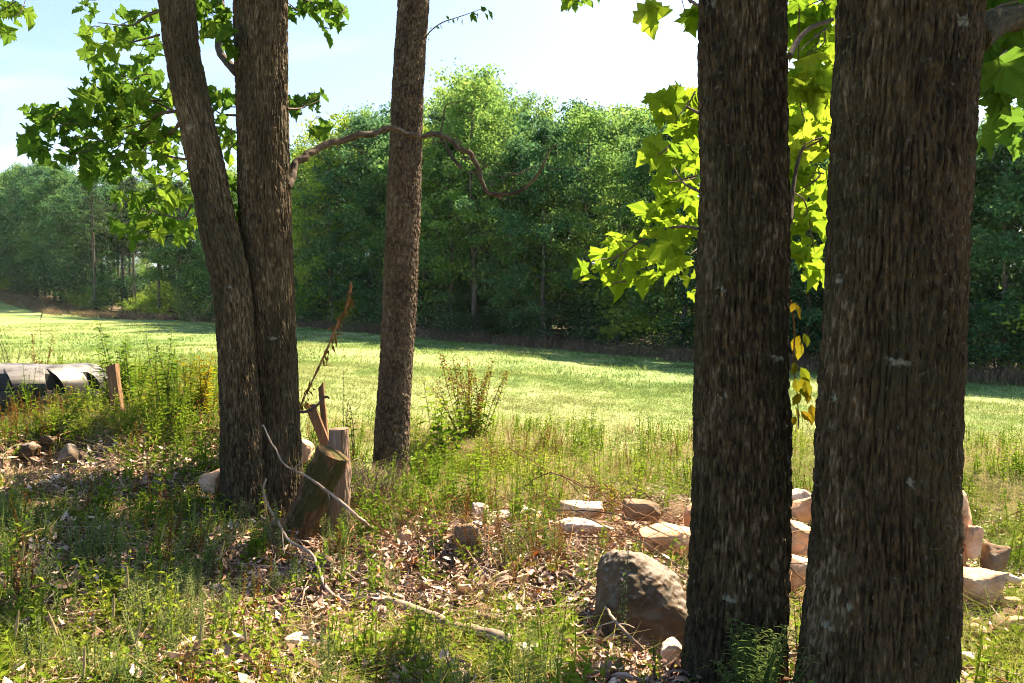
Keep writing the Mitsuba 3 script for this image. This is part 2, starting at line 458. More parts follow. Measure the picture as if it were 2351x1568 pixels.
def unit(rng, n):
    v = rng.normal(0, 1, (n, 3))
    return v / np.linalg.norm(v, axis=1, keepdims=True)


def broadleaf(seed, H=14.0, rad=3.4, base=.16, clumps=150, per=80, size=.20, lean=.25, limbs=13, open_=.0):
    """Trunk with limbs, and a crown of leaf clumps along the limbs' outer ends."""
    g = np.random.default_rng(seed)
    wood, crown = Mesh(), Mesh()
    h = np.linspace(0, H * .93, 14)
    axis = np.stack([np.cumsum(g.normal(0, lean * .25, 14)), np.cumsum(g.normal(0, lean * .25, 14)), h], 1)
    axis[:, :2] -= axis[0, :2]
    axis[0, 2] = -.4
    wood.add(*tube(axis, np.linspace(.17, .02, 14) * H / 14, 7))
    env = lambda t: rad * np.clip(np.sin(np.pi * np.clip((t - base * .7) / (1.03 - base * .7), 0, 1) ** .62), 0, 1) ** .65  # noqa: E731
    spots, ws = [], []
    for k in range(limbs):
        t = base + (1 - base) * (k + g.uniform(.1, .9)) / limbs * .88
        a = k * 2.4 + g.uniform(-.5, .5)
        s = np.array([np.interp(t * H, axis[:, 2], axis[:, j]) for j in (0, 1)] + [t * H])
        reach = env(min(t + .10, .97)) * g.uniform(.75, 1.12)
        e = s + np.array([math.cos(a) * reach, math.sin(a) * reach, reach * g.uniform(.30, .75)])
        mid = (s + e) / 2 + np.array([0, 0, -.1 * reach]) + g.normal(0, .15, 3)
        path = spline([s, mid, e], 8)
        wood.add(*tube(path, np.linspace(.055, .012, 8) * H / 14 * (1.25 - .7 * t), 5))
        m = int(clumps * .62 / limbs)
        q = g.uniform(.35, 1.06, m)
        pos = s + (e - s) * q[:, None] + g.normal(0, 1, (m, 3)) * np.array([.62, .62, .42]) * (reach / rad + .25)
        spots.append(pos)
    m = int(clumps * .38)
    t = g.uniform(base * .8, .99, m)
    a = g.uniform(0, 2 * np.pi, m)
    q = env(t) * g.uniform(.55, 1.0, m) ** .5
    top = np.stack([np.interp(t * H, axis[:, 2], axis[:, j]) for j in (0, 1)], 1)
    spots.append(np.stack([top[:, 0] + np.cos(a) * q, top[:, 1] + np.sin(a) * q, t * H], 1))
    spots = np.vstack(spots)
    if open_:
        spots = spots[meshkit.fbm(spots * .45, 2, seed) > .5 - .5 * (1 - open_) + .12]
    C = np.repeat(spots, per, 0)
    big = np.repeat(g.uniform(.55, 1.2, len(spots)), per)
    off = g.normal(0, 1, (len(C), 3)) * np.array([.34, .34, .20]) * big[:, None]
    N = off * .5 + unit(g, len(C)) * .75 + np.array([0, 0, .55])
    D = unit(g, len(C)) + np.array([0, 0, -.55])
    crown.add(*diamonds(C + off, N, D, size * g.uniform(.65, 1.25, len(C)), .62, g.uniform(0, 1, len(C))))
    return wood, crown


def pine(seed, H=16.0, bare=.42):
    g = np.random.default_rng(seed)
    wood, crown = Mesh(), Mesh()
    wood.add(*tube(np.array([[0, 0, -.4], [.05, 0, H * .5], [0, .1, H]]), [.19, .12, .02], 8))
    cs, ds = [], []
    for k in range(60):
        t = bare + (1 - bare) * (k + g.uniform(0, 1)) / 60
        a = g.uniform(0, 6.28)
        L = (1.02 - t) * 4.6 * g.uniform(.55, 1.1) + .35
        s = np.array([0, 0, t * H])
        e = s + np.array([math.cos(a) * L, math.sin(a) * L, L * g.uniform(-.15, .35)])
        wood.add(*tube(spline([s, (s + e) / 2 + [0, 0, -.1], e], 5), np.linspace(.035, .008, 5), 4))
        m = int(5 + L * 4)
        q = g.uniform(.3, 1.02, m)
        cs.append(s + (e - s) * q[:, None] + g.normal(0, .14, (m, 3)) * [1, 1, .6])
    for k in range(22):       # dead stubs on the bare stem
        t, a, L = g.uniform(.12, bare), g.uniform(0, 6.28), g.uniform(.4, 1.6)
        s = np.array([0, 0, t * H])
        wood.add(*tube([s, s + np.array([math.cos(a) * L, math.sin(a) * L, g.uniform(-.2, .2)])], [.02, .008], 4))
    c = np.vstack(cs)
    per = 22
    C = np.repeat(c, per, 0)
    D = unit(g, len(C)) + np.array([0, 0, .3])
    crown.add(*diamonds(C, unit(g, len(C)), D, g.uniform(.16, .36, len(C)), .16, g.uniform(0, 1, len(C)), 0))
    return wood, crown


def group(name, members):
    scene[name] = {'type': 'shapegroup', **members}


def plyuv(m, mat, smooth=False):
    return mikit.ply(m.mesh(), mat, smooth=smooth, uv=m.uv())


KINDS = {}
for name, make, mat, kw in (
        ('oak_a', broadleaf, 'leaf_wood_a', dict(seed=1, size=.23, open_=.3)),
        ('oak_b', broadleaf, 'leaf_wood_b', dict(seed=2, rad=3.8, base=.10, clumps=160, size=.24, open_=.2)),
        ('oak_c', broadleaf, 'leaf_wood_a', dict(seed=3, rad=3.0, base=.22, clumps=150, size=.22, open_=.35)),
        ('ash', broadleaf, 'leaf_wood_d', dict(seed=4, rad=2.9, base=.30, clumps=115, per=75, size=.20, limbs=11, open_=.3)),
        ('pale', broadleaf, 'leaf_wood_c', dict(seed=5, rad=3.0, base=.2, clumps=110, size=.2)),
        ('bush_a', broadleaf, 'leaf_wood_b', dict(seed=6, H=4.0, rad=1.7, base=.02, clumps=70, per=60, size=.17, limbs=9, lean=.1)),
        ('bush_b', broadleaf, 'leaf_wood_c', dict(seed=8, H=3.2, rad=1.5, base=.02, clumps=60, per=55, size=.15, limbs=9, lean=.1)),
        ('pine_a', pine, 'needle', dict(seed=1)), ('pine_b', pine, 'needle', dict(seed=2, H=17.0, bare=.5))):
    wd, cr = make(**kw)
    hh = wd.mesh()[0][:, 2].max()
    group('proto_' + name, {'trunk': mikit.ply(wd.mesh(), 'bark_wood', smooth=True, uv=wd.uv()), 'crown': plyuv(cr, mat)})
    KINDS[name] = max(hh, cr.mesh()[0][:, 2].max())

# skyline of the wood: where its top is seen
SKY = np.array([(-400, 420), (0, 400), (40, 362), (110, 350), (200, 366), (300, 378), (450, 400), (600, 350), (680, 305), (740, 285), (790, 262), (830, 238), (870, 258), (900, 226),
                (960, 220), (1010, 205), (1050, 165), (1092, 148), (1140, 168), (1180, 205), (1205, 262), (1232, 212), (1262, 250), (1290, 238), (1340, 215), (1400, 222), (1500, 200),
                (1600, 190), (1750, 160), (1900, 170), (2100, 220), (2250, 250), (2350, 235), (2800, 150)], float)
E2 = EDGE[:, :2]
seglen = np.linalg.norm(np.diff(E2, axis=0), axis=1)
along = np.concatenate([[0], np.cumsum(seglen)])


def edge_at(s):
    p = np.array([np.interp(s, along, E2[:, k]) for k in (0, 1)])
    q = np.array([np.interp(s + .5, along, E2[:, k]) - np.interp(s - .5, along, E2[:, k]) for k in (0, 1)])
    q /= np.linalg.norm(q)
    return p, np.array([-q[1], q[0]])


def plant(kind, x, y, top_py=None, h=None, wide=1.0, g=R):
    """The matrix of a tree of that kind at (x, y), of height h or tall enough to be seen up to top_py."""
    z = float(gz(x, y)) - .1
    if h is None:
        u, _ = V([x, y, z])
        h = max(3.0, float((P(float(u), top_py, y))[2] - z))
    s = h / KINDS[kind]
    w = s ** .75 * wide
    a = g.uniform(0, 6.28)
    return M4(rotz(a) @ np.diag([w, w, s]), [x, y, z]), h


DARK = 'dark green broadleaf tree in the middle of the treeline, leafy down to the dry grass'
front = {'left': ('shady green broadleaf tree in the distant left part of the wood behind the maple sprays', 'distant trees at the left end of the treeline'),
         'mid': (DARK, 'broadleaf trees along the middle of the treeline'),
         'right': ('green broadleaf tree in the near part of the treeline beside the big dark trunks', 'trees of the treeline behind the big dark trunks')}
total = along[-1]
s = 2.0
gR = np.random.default_rng(21)
back = []
while s < total - 1:
    p, nrm = edge_at(s)
    p = p + nrm * gR.uniform(.8, 2.2)
    u, _ = V([p[0], p[1], 0])
    top = np.interp(u, SKY[:, 0], SKY[:, 1])
    leftpart = u < 650
    if not (230 < u < 400):
        k = gR.choice(['oak_a', 'oak_b', 'oak_c', 'oak_b', 'ash', 'oak_a', 'pale']) if not leftpart else gR.choice(['oak_b', 'oak_a'])
        m, h = plant(k, p[0], p[1], top + gR.choice([20, 60, 110]) * gR.uniform(.4, 1.2), g=gR)
        zone = 'left' if leftpart else 'mid' if u < 1590 else 'right'
        key = thing('broadleaf_tree', front[zone][0], 'tree', front[zone][1])
        scene[key] = {'type': 'instance', 'to_world': T(m), 'g': {'type': 'ref', 'id': 'proto_' + k}}
    if gR.uniform() < .8:
        q = p + nrm * gR.uniform(-1.0, .8)
        kk = gR.choice(['bush_a', 'bush_a', 'bush_b'])
        m, _ = plant(kk, q[0], q[1], h=gR.uniform(1.6, 4.4), wide=1.4, g=gR)
        key = thing('bush', 'low leafy bush at the foot of the treeline', 'bush', 'bushes along the foot of the treeline')
        scene[key] = {'type': 'instance', 'to_world': T(m), 'g': {'type': 'ref', 'id': 'proto_' + kk}}
    for row, dist in ((1, 5.0), (2, 10), (3, 17)):
        if gR.uniform() < (.6, .7, 1.0)[row - 1]:
            q = p + nrm * (dist + 2.5) + gR.normal(0, 1.2, 2)
            back.append(('bush_a', plant('bush_a', q[0], q[1], h=gR.uniform(2.5, 5), wide=1.6, g=gR)[0]))
        if gR.uniform() < (.75, .5, .25)[row - 1]:
            q = p + nrm * (dist + gR.uniform(-1.5, 1.5)) + gR.normal(0, .8, 2)
            u2, _ = V([q[0], q[1], 0])
            t2 = np.interp(u2, SKY[:, 0], SKY[:, 1]) + abs(gR.normal(0, 28)) + 4
            kind = gR.choice(['oak_a', 'oak_c', 'ash', 'oak_b', 'pale'], p=[.3, .2, .25, .15, .10])
            if 230 < u2 < 420:
                kind = gR.choice(['oak_c', 'ash', 'pine_a'])
            back.append((kind, plant(kind, q[0], q[1], t2, g=gR)[0]))
    s += gR.uniform(1.8, 2.7) * (1.0 if not leftpart else 1.35)
tag('forest', 'mass of trees filling the wood behind its front row', 'forest', None, 'stuff')
for kind, m in back:
    instances('forest', 'proto_' + kind, [m])


def lone(name, kind, px, Y, top, label, cat='tree', wide=1.0, grp=None):
    p = P(px, 800, Y)
    m, _ = plant(kind, p[0], p[1], top, g=gR, wide=wide)
    key = thing(name, label, cat, grp)
    scene[key] = {'type': 'instance', 'to_world': T(m), 'g': {'type': 'ref', 'id': 'proto_' + kind}}


lone('broadleaf_tree', 'ash', 1092, 41, 146, 'tallest airy tree of the treeline, its crown above the dead branch', wide=1.0)
lone('broadleaf_tree', 'ash', 1232, 40, 208, 'narrow tree rising as a small peak right of the tallest tree', wide=.75)
lone('broadleaf_tree', 'ash', 830, 48, 236, 'thin pointed treetop left of the scaly brown trunk', wide=.7)
lone('broadleaf_tree', 'pale', 770, 46, 262, 'yellow green tree above the left end of the dead branch', wide=1.0)
lone('broadleaf_tree', 'pale', 1255, 38, 430, 'sunlit yellow green tree glowing in a gap of the dark wood', wide=1.1)
for px, Y, top, k, lab in ((2262, 24.5, 262, 'oak_b', 'leafy tree directly beside the right edge of the widest trunk'), (2318, 23.5, 236, 'oak_c', 'dense tree between the widest trunk and the right frame edge'),
                           (2385, 22.5, 225, 'oak_b', 'tree cut by the right edge of the photo'), (1852, 27.5, 250, 'oak_b', 'leafy tree seen in the narrow gap between the two dark trunks')):
    lone('broadleaf_tree', k, px, Y, top, lab)
for px, Y, top, lab in ((222, 73, 385, 'palest and leftmost of the bare pine stems in the distant wood'), (312, 70, 398, 'straight grey pine stem right of the palest pine'),
                        (368, 68, 402, 'slim pine behind the hanging maple leaves left of the twin trunks'), (420, 66, 410, 'pine closest to the left twin trunk, half veiled by hanging leaves'),
                        (285, 76, 400, 'thin pine standing back between the two palest pine stems')):
    lone('pine_tree', 'pine_b' if px in (222, 312) else 'pine_a', px, Y, top, lab, wide=.95, grp=None)

# ------------------------------------------------------------------ the four big trunks
def outline(rows, Y):
    """Centre line and radii from where the two edges of an upright trunk are seen."""
    c, r = [], []
    for y, a, b in rows:
        t0, t1 = math.atan(P(a, y, Y)[0] / Y), math.atan(P(b, y, Y)[0] / Y)
        m = (t0 + t1) / 2
        c.append([Y * math.tan(m), Y, P((a + b) / 2, y, Y)[2]])
        r.append(Y / math.cos(m) * math.sin((t1 - t0) / 2))
    c, r = np.array(c), np.array(r) * .985
    return c, r


def furrows(seed, gap=.022, tall=.20, depth=.010, circ=1.3):
    """Long upright fissures that branch and close, broken ridges between them."""
    def f(th, L, r):
        c, q = np.cos(th) * r, np.sin(th) * r
        X = np.stack([c * 4, q * 4, L * 1.5], -1)
        wob = (meshkit.fbm(np.stack([c * 5, q * 5, L * 3.5], -1), 3, seed) - .5) * 1.3

        def fis(g, t, k):
            n = meshkit.noise(np.stack([c / g + wob, q / g + wob, L / t + k * 7], -1), seed + k)
            m = meshkit.noise(np.stack([c / g * 1.9 + wob + 5, q / g * 1.9, L / t * 1.7], -1), seed + k + 1)
            n = .68 * n + .32 * m
            return np.abs(n - .5) * 2
        a, b = fis(gap, tall, 0), fis(gap * .55, tall * .6, 3)
        cut = .75 * (1 - sstep(.02, .20, a)) + .45 * (1 - sstep(.02, .20, b))
        brk = meshkit.fbm(np.stack([c / gap * .8, q / gap * .8, L / (tall * .22)], -1), 2, seed + 11)
        fine = meshkit.fbm(np.stack([c * 150, q * 150, L * 30], -1), 3, seed + 5) - .5
        lump = meshkit.fbm(X * np.array([.7, .7, .8]), 3, seed + 9) - .5
        return depth * (.35 - cut) + depth * .45 * (sstep(.38, .56, brk) - .5) * (1 - cut) + fine * depth * .55 + lump * r * .07
    return f


def trunk_mesh(c, r, seg, step, disp, ground_py=None):
    """Dense along the visible length, sparser above."""
    L = np.concatenate([[0], np.cumsum(np.linalg.norm(np.diff(c, axis=0), axis=1))])
    s = np.arange(0, L[-1], step)
    path = np.stack([np.interp(s, L, c[:, k]) for k in range(3)], 1)
    rad = np.interp(s, L, r)
    k = max(3, int(.12 / step)) | 1
    ker = np.hanning(k + 2)[1:-1]
    ker /= ker.sum()
    pad = lambda a: np.concatenate([2 * a[0] - a[k // 2:0:-1], a, 2 * a[-1] - a[-2:-k // 2 - 1:-1]])  # noqa: E731
    path = np.stack([np.convolve(pad(path[:, j]), ker, 'valid') for j in range(3)], 1)
    rad = np.convolve(pad(rad), ker, 'valid')
    return tube(path, rad, seg, disp, seam=[0, 1, 0])


def above(c, r, to, drift, shrink=.55):
    """The trunk carried on above the frame."""
    c2 = np.array([c[0] + np.array([drift[0] * t, drift[1] * t, (to - c[0][2]) * t]) for t in (1.0, .75, .5, .25)])
    r2 = r[0] * np.array([shrink * .6, shrink + .1, .80, .9])
    return np.vstack([c2, c]), np.concatenate([r2, r])


def flare(c, r, add, deep=.35):
    """Root flare under the last row."""
    e = c[-1] - np.array([0, 0, deep])
    return np.vstack([c, e]), np.concatenate([r, [r[-1] * add]])


A_rows = [(0, 362, 449), (100, 374, 457), (200, 391, 475), (300, 414, 497), (400, 434, 520), (460, 445, 532), (520, 454, 546), (623, 480, 571), (723, 494, 582), (823, 500, 589),
          (923, 504, 597), (1043, 505, 603), (1129, 508, 612), (1190, 506, 628)]
B_rows = [(0, 536, 659), (100, 538, 660), (200, 540, 661), (400, 544, 666), (520, 547, 669), (623, 551, 674), (723, 556, 678), (823, 562, 684), (923, 566, 687), (1043, 570, 693),
          (1129, 566, 698), (1195, 548, 716)]
C_rows = [(0, 914, 986), (100, 906, 978), (200, 900, 973), (300, 896, 970), (400, 890, 967), (520, 886, 964), (623, 881, 960), (723, 877, 955), (823, 872, 948), (923, 864, 943),
          (1043, 856, 938), (1110, 850, 940)]
D_rows = [(0, 1605, 1806), (200, 1605, 1807), (400, 1607, 1812), (523, 1604, 1814), (623, 1599, 1812), (723, 1597, 1809), (823, 1596, 1809), (923, 1594, 1812), (957, 1592, 1818),
          (1043, 1592, 1816), (1145, 1588, 1815), (1245, 1586, 1815), (1345, 1580, 1814), (1445, 1577, 1809), (1545, 1564, 1808), (1590, 1555, 1812)]
E_rows = [(0, 1921, 2266), (100, 1920, 2259), (200, 1909, 2249), (300, 1906, 2241), (400, 1901, 2236), (523, 1897, 2226), (623, 1896, 2224), (723, 1890, 2223), (823, 1884, 2219),
          (923, 1876, 2214), (1043, 1871, 2211), (1145, 1866, 2210), (1245, 1862, 2209), (1345, 1854, 2208), (1445, 1844, 2206), (1545, 1832, 2205), (1700, 1812, 2210)]

twin = thing('maple_tree', 'twin stemmed maple left of centre, one stem leaning left, with hanging leafy sprays', 'tree')
for rows, Y, name, seed, drift, seg in ((A_rows, 5.35, 'trunk', 1, (-1.2, .3), 300), (B_rows, 5.6, 'trunk', 2, (.15, .2), 360)):
    c, r = outline(rows, Y)
    c, r = above(*flare(c, r, 1.22), 9.0, drift)
    v, f, uv = trunk_mesh(c[::-1], r[::-1], seg, .009, furrows(seed, .022, .24, .0115, 2 * np.pi * r[5]))
    key = part(twin, name, (v, f), 'bark_brown', True, uv)
    tag(key, 'stem that leans and curves to the left' if name == 'trunk' and seed == 1 else 'thicker upright stem')
cherry = thing('cherry_tree', 'slender brown tree with scaly plated bark, third trunk from the left', 'tree')
c, r = outline(C_rows, 7.3)
c, r = above(*flare(c, r, 1.2), 9.5, (.35, .2))


def plates(th, L, r):
    X = np.stack([np.cos(th) * 1.1, np.sin(th) * 1.1, L * 1.5], -1)
    warp = (meshkit.fbm(X * 5, 3, 31) - .5) * 1.6
    wl = (meshkit.fbm(X * 7, 2, 33) - .5) * 1.4
    e, w = np_vor(th / (2 * np.pi) * 34 + warp, L / .055 + wl, 34, 31)
    fine = meshkit.fbm(np.stack([np.cos(th) * r * 60, np.sin(th) * r * 60, L * 40], -1), 3, 35) - .5
    return .012 * (sstep(.02, .20, e) - .75) + .009 * (w - .5) + fine * .006 + (meshkit.fbm(X * 1.5, 2, 5) - .5) * r * .1


v, f, uv = trunk_mesh(c[::-1], r[::-1], 240, .010, plates)
part(cherry, 'trunk', (v, f), 'bark_cherry', True, uv)
dark = []
for rows, Y, lab, seed, to, drift, seg in ((D_rows, 3.1, 'big dark straight trunk, second from the right, beside the boulder', 3, 7.5, (-.1, .2), 460),
                                           (E_rows, 2.72, 'widest dark mossy trunk at the right, closest to the viewer', 4, 7.0, (.2, .1), 600)):
    k = thing('maple_tree', lab, 'tree')
    c, r = outline(rows, Y)
    c, r = above(*flare(c, r, 1.12, .3), to, drift, .7)
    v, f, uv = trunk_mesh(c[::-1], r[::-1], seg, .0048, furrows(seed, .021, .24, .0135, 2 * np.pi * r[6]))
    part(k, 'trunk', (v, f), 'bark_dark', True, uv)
    dark.append(k)


def limb(parent, name, pts, r0, r1, mat='twig_dark', seg=7, n=None, label=None, wob=.0):
    """A branch through (px, py, Y) points."""
    p = spline([P(*q) for q in pts], n or max(10, 7 * len(pts)))
    if wob:
        p = p + (meshkit.fbm(p[:, None, :] * 9 + np.arange(3)[None, :, None] * 31, 2, len(pts))[:, :] - .5) * wob
    v, f, uv = tube(p, np.linspace(r0, r1, len(p)) * (1 + .5 * (meshkit.fbm(p * 22, 3, 6) - .5)), seg)
    key = part(parent, name, (v, f), mat, True, uv)
    return tag(key, label)


LEAVES = []
for k in range(5):
    v_, f_ = maple_leaf()
    g_ = np.random.default_rng(200 + k)
    v_[:, 0] *= g_.uniform(.82, 1.12)
    v_[:, :2] += g_.normal(0, .022, (len(v_), 2)) * (np.arange(len(v_)) > 0)[:, None]
    v_[:, 2] += g_.uniform(-.5, .1) * (v_[:, 1] - .25) ** 2 + g_.uniform(-.2, .9) * v_[:, 0] ** 2 + .10 * np.sin(v_[:, 0] * g_.uniform(6, 12) + g_.uniform(0, 6)) + g_.normal(0, .02, len(v_))
    LEAVES.append((v_, f_))
LEAF = LEAVES[0]
LEAFPLY = {}
for mat in ('leaf_maple', 'leaf_maple_bright'):
    for k in range(10):
        L_ = LEAVES[k % 5]
        LEAFPLY[mat, k] = mikit.ply(L_, mat, smooth=False, uv=np.full((len(L_[0]), 2), [(k + .5) / 10, .5]))
MANY = {}


def sprays(parent, blobs, Y0, Y1, size, mat, g, as_parts=300, aim=None, twigs=True, up=.7):
    """Hanging leaves filling the ellipsoids (px, py, rx, ry, count) at depths Y0..Y1; the first as_parts are parts, the rest one part."""
    every = []
    for px, py, rx, ry, n in blobs:
        Yc = g.uniform(Y0, Y1)
        for _ in range(n):
            a, q = g.uniform(0, 6.28), math.sqrt(g.uniform(0, 1))
            Y = Yc + g.normal(0, .16)
            c = P(px + rx * q * math.cos(a), py + ry * q * math.sin(a), Y)
            every.append(M4(leaf_frame(g, size * g.uniform(.5, 1.2), up, .8, aim), c))
    g.shuffle(every)
    for m in every[:as_parts]:
        scene[numbered(f'{parent}__leaf')] = {**LEAFPLY[mat, int(g.integers(10))], 'to_world': T(m)}
    MANY.setdefault((parent, mat), []).extend(every[as_parts:])
    if twigs:
        w = Mesh()
        for px, py, rx, ry, n in blobs:
            for _ in range(max(1, n // 7)):
                Y = g.uniform(Y0, Y1)
                a = P(px + rx * g.uniform(.2, 1), py + ry * g.uniform(-.9, .1), Y)
                b = P(px - rx * g.uniform(.0, .9), py + ry * g.uniform(-.2, .7), Y + g.uniform(-.2, .2))
                w.add(*tube(spline([a, (a + b) / 2 + g.normal(0, .03, 3), b], 7), np.linspace(.0045, .0018, 7), 4))
        tag(part(parent, 'twigs', w.mesh(), 'twig_dark', True, w.uv()), None, None, None, 'stuff')


gL = np.random.default_rng(5)
left_blobs = [(20, 35, 45, 42, 26), (210, 6, 26, 22, 9), (335, 25, 30, 25, 10), (290, 60, 50, 26, 18), (215, 58, 26, 30, 9), (212, 112, 24, 30, 10), (268, 108, 42, 28, 16), (330, 100, 32, 38, 14),
              (340, 142, 20, 20, 6), (235, 190, 62, 32, 32), (310, 185, 66, 38, 36), (200, 222, 38, 26, 16), (330, 228, 60, 38, 36), (108, 262, 52, 24, 24), (62, 308, 22, 26, 10),
              (150, 290, 66, 36, 40), (222, 270, 60, 40, 38), (305, 290, 70, 50, 48), (380, 235, 30, 38, 18), (180, 350, 58, 32, 26), (92, 350, 26, 32, 10), (262, 360, 58, 38, 28),
              (330, 332, 60, 48, 30), (400, 340, 40, 48, 24), (186, 402, 18, 28, 6), (240, 398, 22, 20, 7), (280, 450, 28, 32, 13), (332, 478, 48, 38, 22), (398, 420, 48, 48, 24),
              (400, 500, 58, 38, 26), (330, 530, 38, 28, 13), (270, 520, 16, 18, 4), (420, 530, 30, 28, 10), (505, 220, 28, 26, 10), (510, 270, 28, 38, 12), (522, 322, 18, 46, 10),
              (530, 440, 12, 48, 9), (490, 28, 38, 42, 30), (522, 72, 18, 36, 12), (700, 245, 36, 28, 18), (730, 222, 16, 14, 5), (716, 288, 22, 18, 7), (738, 10, 58, 18, 26),
              (770, 32, 26, 22, 11), (740, 62, 10, 12, 3), (672, 22, 20, 16, 5)]
sprays(twin, [(a, b, c, d, max(2, int(n * .8))) for a, b, c, d, n in left_blobs], 5.5, 6.6, .150, 'leaf_maple', gL)
for pts, r0, r1 in (
        ([(415, 254, 5.4), (365, 262, 5.6), (343, 285, 5.8), (305, 307, 6.0), (262, 300, 6.2)], .014, .004), ([(418, 275, 5.4), (398, 300, 5.6), (365, 322, 5.8), (330, 334, 5.9), (318, 360, 6.0)], .016, .004),
        ([(330, 336, 5.9), (280, 330, 6.0), (205, 318, 6.1), (120, 312, 6.3), (70, 290, 6.4)], .008, .002), ([(425, 366, 5.4), (380, 358, 5.6), (330, 350, 5.8), (290, 340, 5.9)], .009, .003),
        ([(372, 22, 5.35), (335, 38, 5.6), (300, 58, 5.8), (225, 52, 6.0)], .012, .003), ([(365, 80, 5.4), (330, 90, 5.6), (280, 100, 5.9), (215, 100, 6.1)], .009, .003),
        ([(440, 470, 5.4), (418, 500, 5.6), (365, 490, 5.8), (320, 478, 5.9)], .009, .003), ([(545, 168, 5.6), (520, 140, 5.75), (504, 118, 5.9), (502, 95, 6.0), (512, 40, 6.2), (500, -60, 6.5)], .034, .022),
        ([(544, 265, 5.6), (510, 262, 5.8), (490, 250, 6.0)], .009, .003), ([(660, 250, 5.6), (690, 248, 5.8), (735, 230, 6.0)], .010, .002), ([(658, -20, 5.6), (700, 0, 5.8), (770, 20, 6.2)], .014, .003),
        ([(362, -60, 5.4), (230, -80, 5.8), (60, -30, 6.2), (20, 20, 6.4)], .02, .004), ([(262, 300, 6.2), (240, 250, 6.3), (230, 195, 6.4)], .005, .002), ([(400, 255, 5.5), (340, 225, 5.9), (270, 190, 6.2)], .009, .003)):
    limb(twin, 'branch', pts, r0, r1)
dead = limb(twin, 'dead_branch', [(662, 432, 5.62), (672, 395, 5.7), (705, 352, 5.85), (760, 332, 6.0), (830, 316, 6.1), (880, 300, 6.2), (930, 303, 6.25), (990, 310, 6.3), (1030, 320, 6.3), (1075, 352, 6.3),
                                  (1100, 392, 6.3), (1118, 432, 6.3), (1138, 452, 6.3), (1146, 462, 6.3)], .031, .016, 'bark_limb', 10, 110, 'bare dead branch reaching right in front of the scaly trunk', .10)
for pts, r0, r1 in (([(1132, 447, 6.3), (1165, 446, 6.25), (1200, 435, 6.2), (1232, 405, 6.1), (1250, 375, 6.0), (1262, 345, 6.0), (1280, 330, 5.9)], .017, .004),
                    ([(1012, 318, 6.3), (1030, 345, 6.25), (1040, 362, 6.2), (1056, 380, 6.2), (1060, 388, 6.2)], .013, .015), ([(1055, 335, 6.3), (1065, 360, 6.3), (1068, 372, 6.3)], .010, .006),
                    ([(1010, 312, 6.3), (1018, 270, 6.4), (1028, 240, 6.45), (1062, 232, 6.5)], .008, .002), ([(1250, 378, 6.0), (1270, 388, 5.95), (1300, 388, 5.9)], .004, .0015),
                    ([(1040, 366, 6.2), (1080, 368, 6.2), (1130, 378, 6.1), (1170, 376, 6.0)], .004, .0015), ([(1120, 400, 6.3), (1160, 405, 6.2), (1215, 385, 6.1), (1245, 380, 6.0)], .004, .002),
                    ([(1136, 450, 6.3), (1165, 438, 6.2), (1190, 425, 6.1), (1210, 423, 6.1)], .004, .0015), ([(1102, 392, 6.3), (1130, 372, 6.3), (1120, 350, 6.3)], .004, .0015)):
    limb(twin, 'dead_twig', pts, r0, r1, 'bark_limb', 6, wob=.025)

gT = np.random.default_rng(23)
for k in range(16):
    i_ = gT.uniform(0, 1)
    px = float(np.interp(i_, [0, .35, .6, .8, 1], [690, 900, 1040, 1110, 1245])) + gT.normal(0, 4)
    py = float(np.interp(i_, [0, .35, .6, .8, 1], [372, 302, 326, 420, 382]))
    dx, dy = gT.normal(0, 30), gT.normal(0, 26)
    limb(twin, 'dead_twig', [(px, py, 6.2), (px + dx * .5, py + dy * .5 + gT.normal(0, 5), 6.15), (px + dx, py + dy, 6.1 + gT.normal(0, .1))], .006, .002, 'bark_limb', 5, wob=.03)

gD = np.random.default_rng(6)
behind = [(1860, 30, 48, 45, 24), (1858, 100, 50, 50, 26), (1858, 180, 50, 50, 26), (1856, 260, 50, 50, 26), (1856, 340, 48, 50, 24), (1852, 420, 46, 50, 22), (1850, 500, 40, 45, 16), (1850, 560, 30, 30, 7),
          (1868, 612, 22, 24, 4), (1492, 8, 12, 8, 2), (1582, 22, 22, 18, 5), (1508, 232, 38, 28, 6), (1565, 255, 45, 52, 16), (1585, 330, 30, 50, 12), (1562, 405, 42, 42, 14), (1525, 350, 18, 30, 4),
          (1560, 470, 40, 40, 13), (1540, 525, 55, 32, 13), (1440, 562, 42, 26, 8), (1335, 632, 22, 22, 2), (1385, 600, 36, 30, 6), (1428, 650, 28, 22, 3), (1478, 598, 42, 30, 7), (1560, 600, 34, 26, 6),
          (1588, 660, 8, 26, 2), (2308, 40, 42, 55, 14), (2292, 120, 30, 40, 9), (2322, 180, 36, 60, 12), (2312, 270, 26, 28, 5), (2338, 330, 14, 16, 2)]
sprays(dark[0], behind[:25], 3.3, 4.3, .150, 'leaf_maple_bright', gD, 300, np.array([.15, .35, .25]), up=.5)
sprays(dark[1], behind[25:], 2.7, 3.5, .17, 'leaf_maple', gD, 300, np.array([.1, .3, .3]), up=.5)
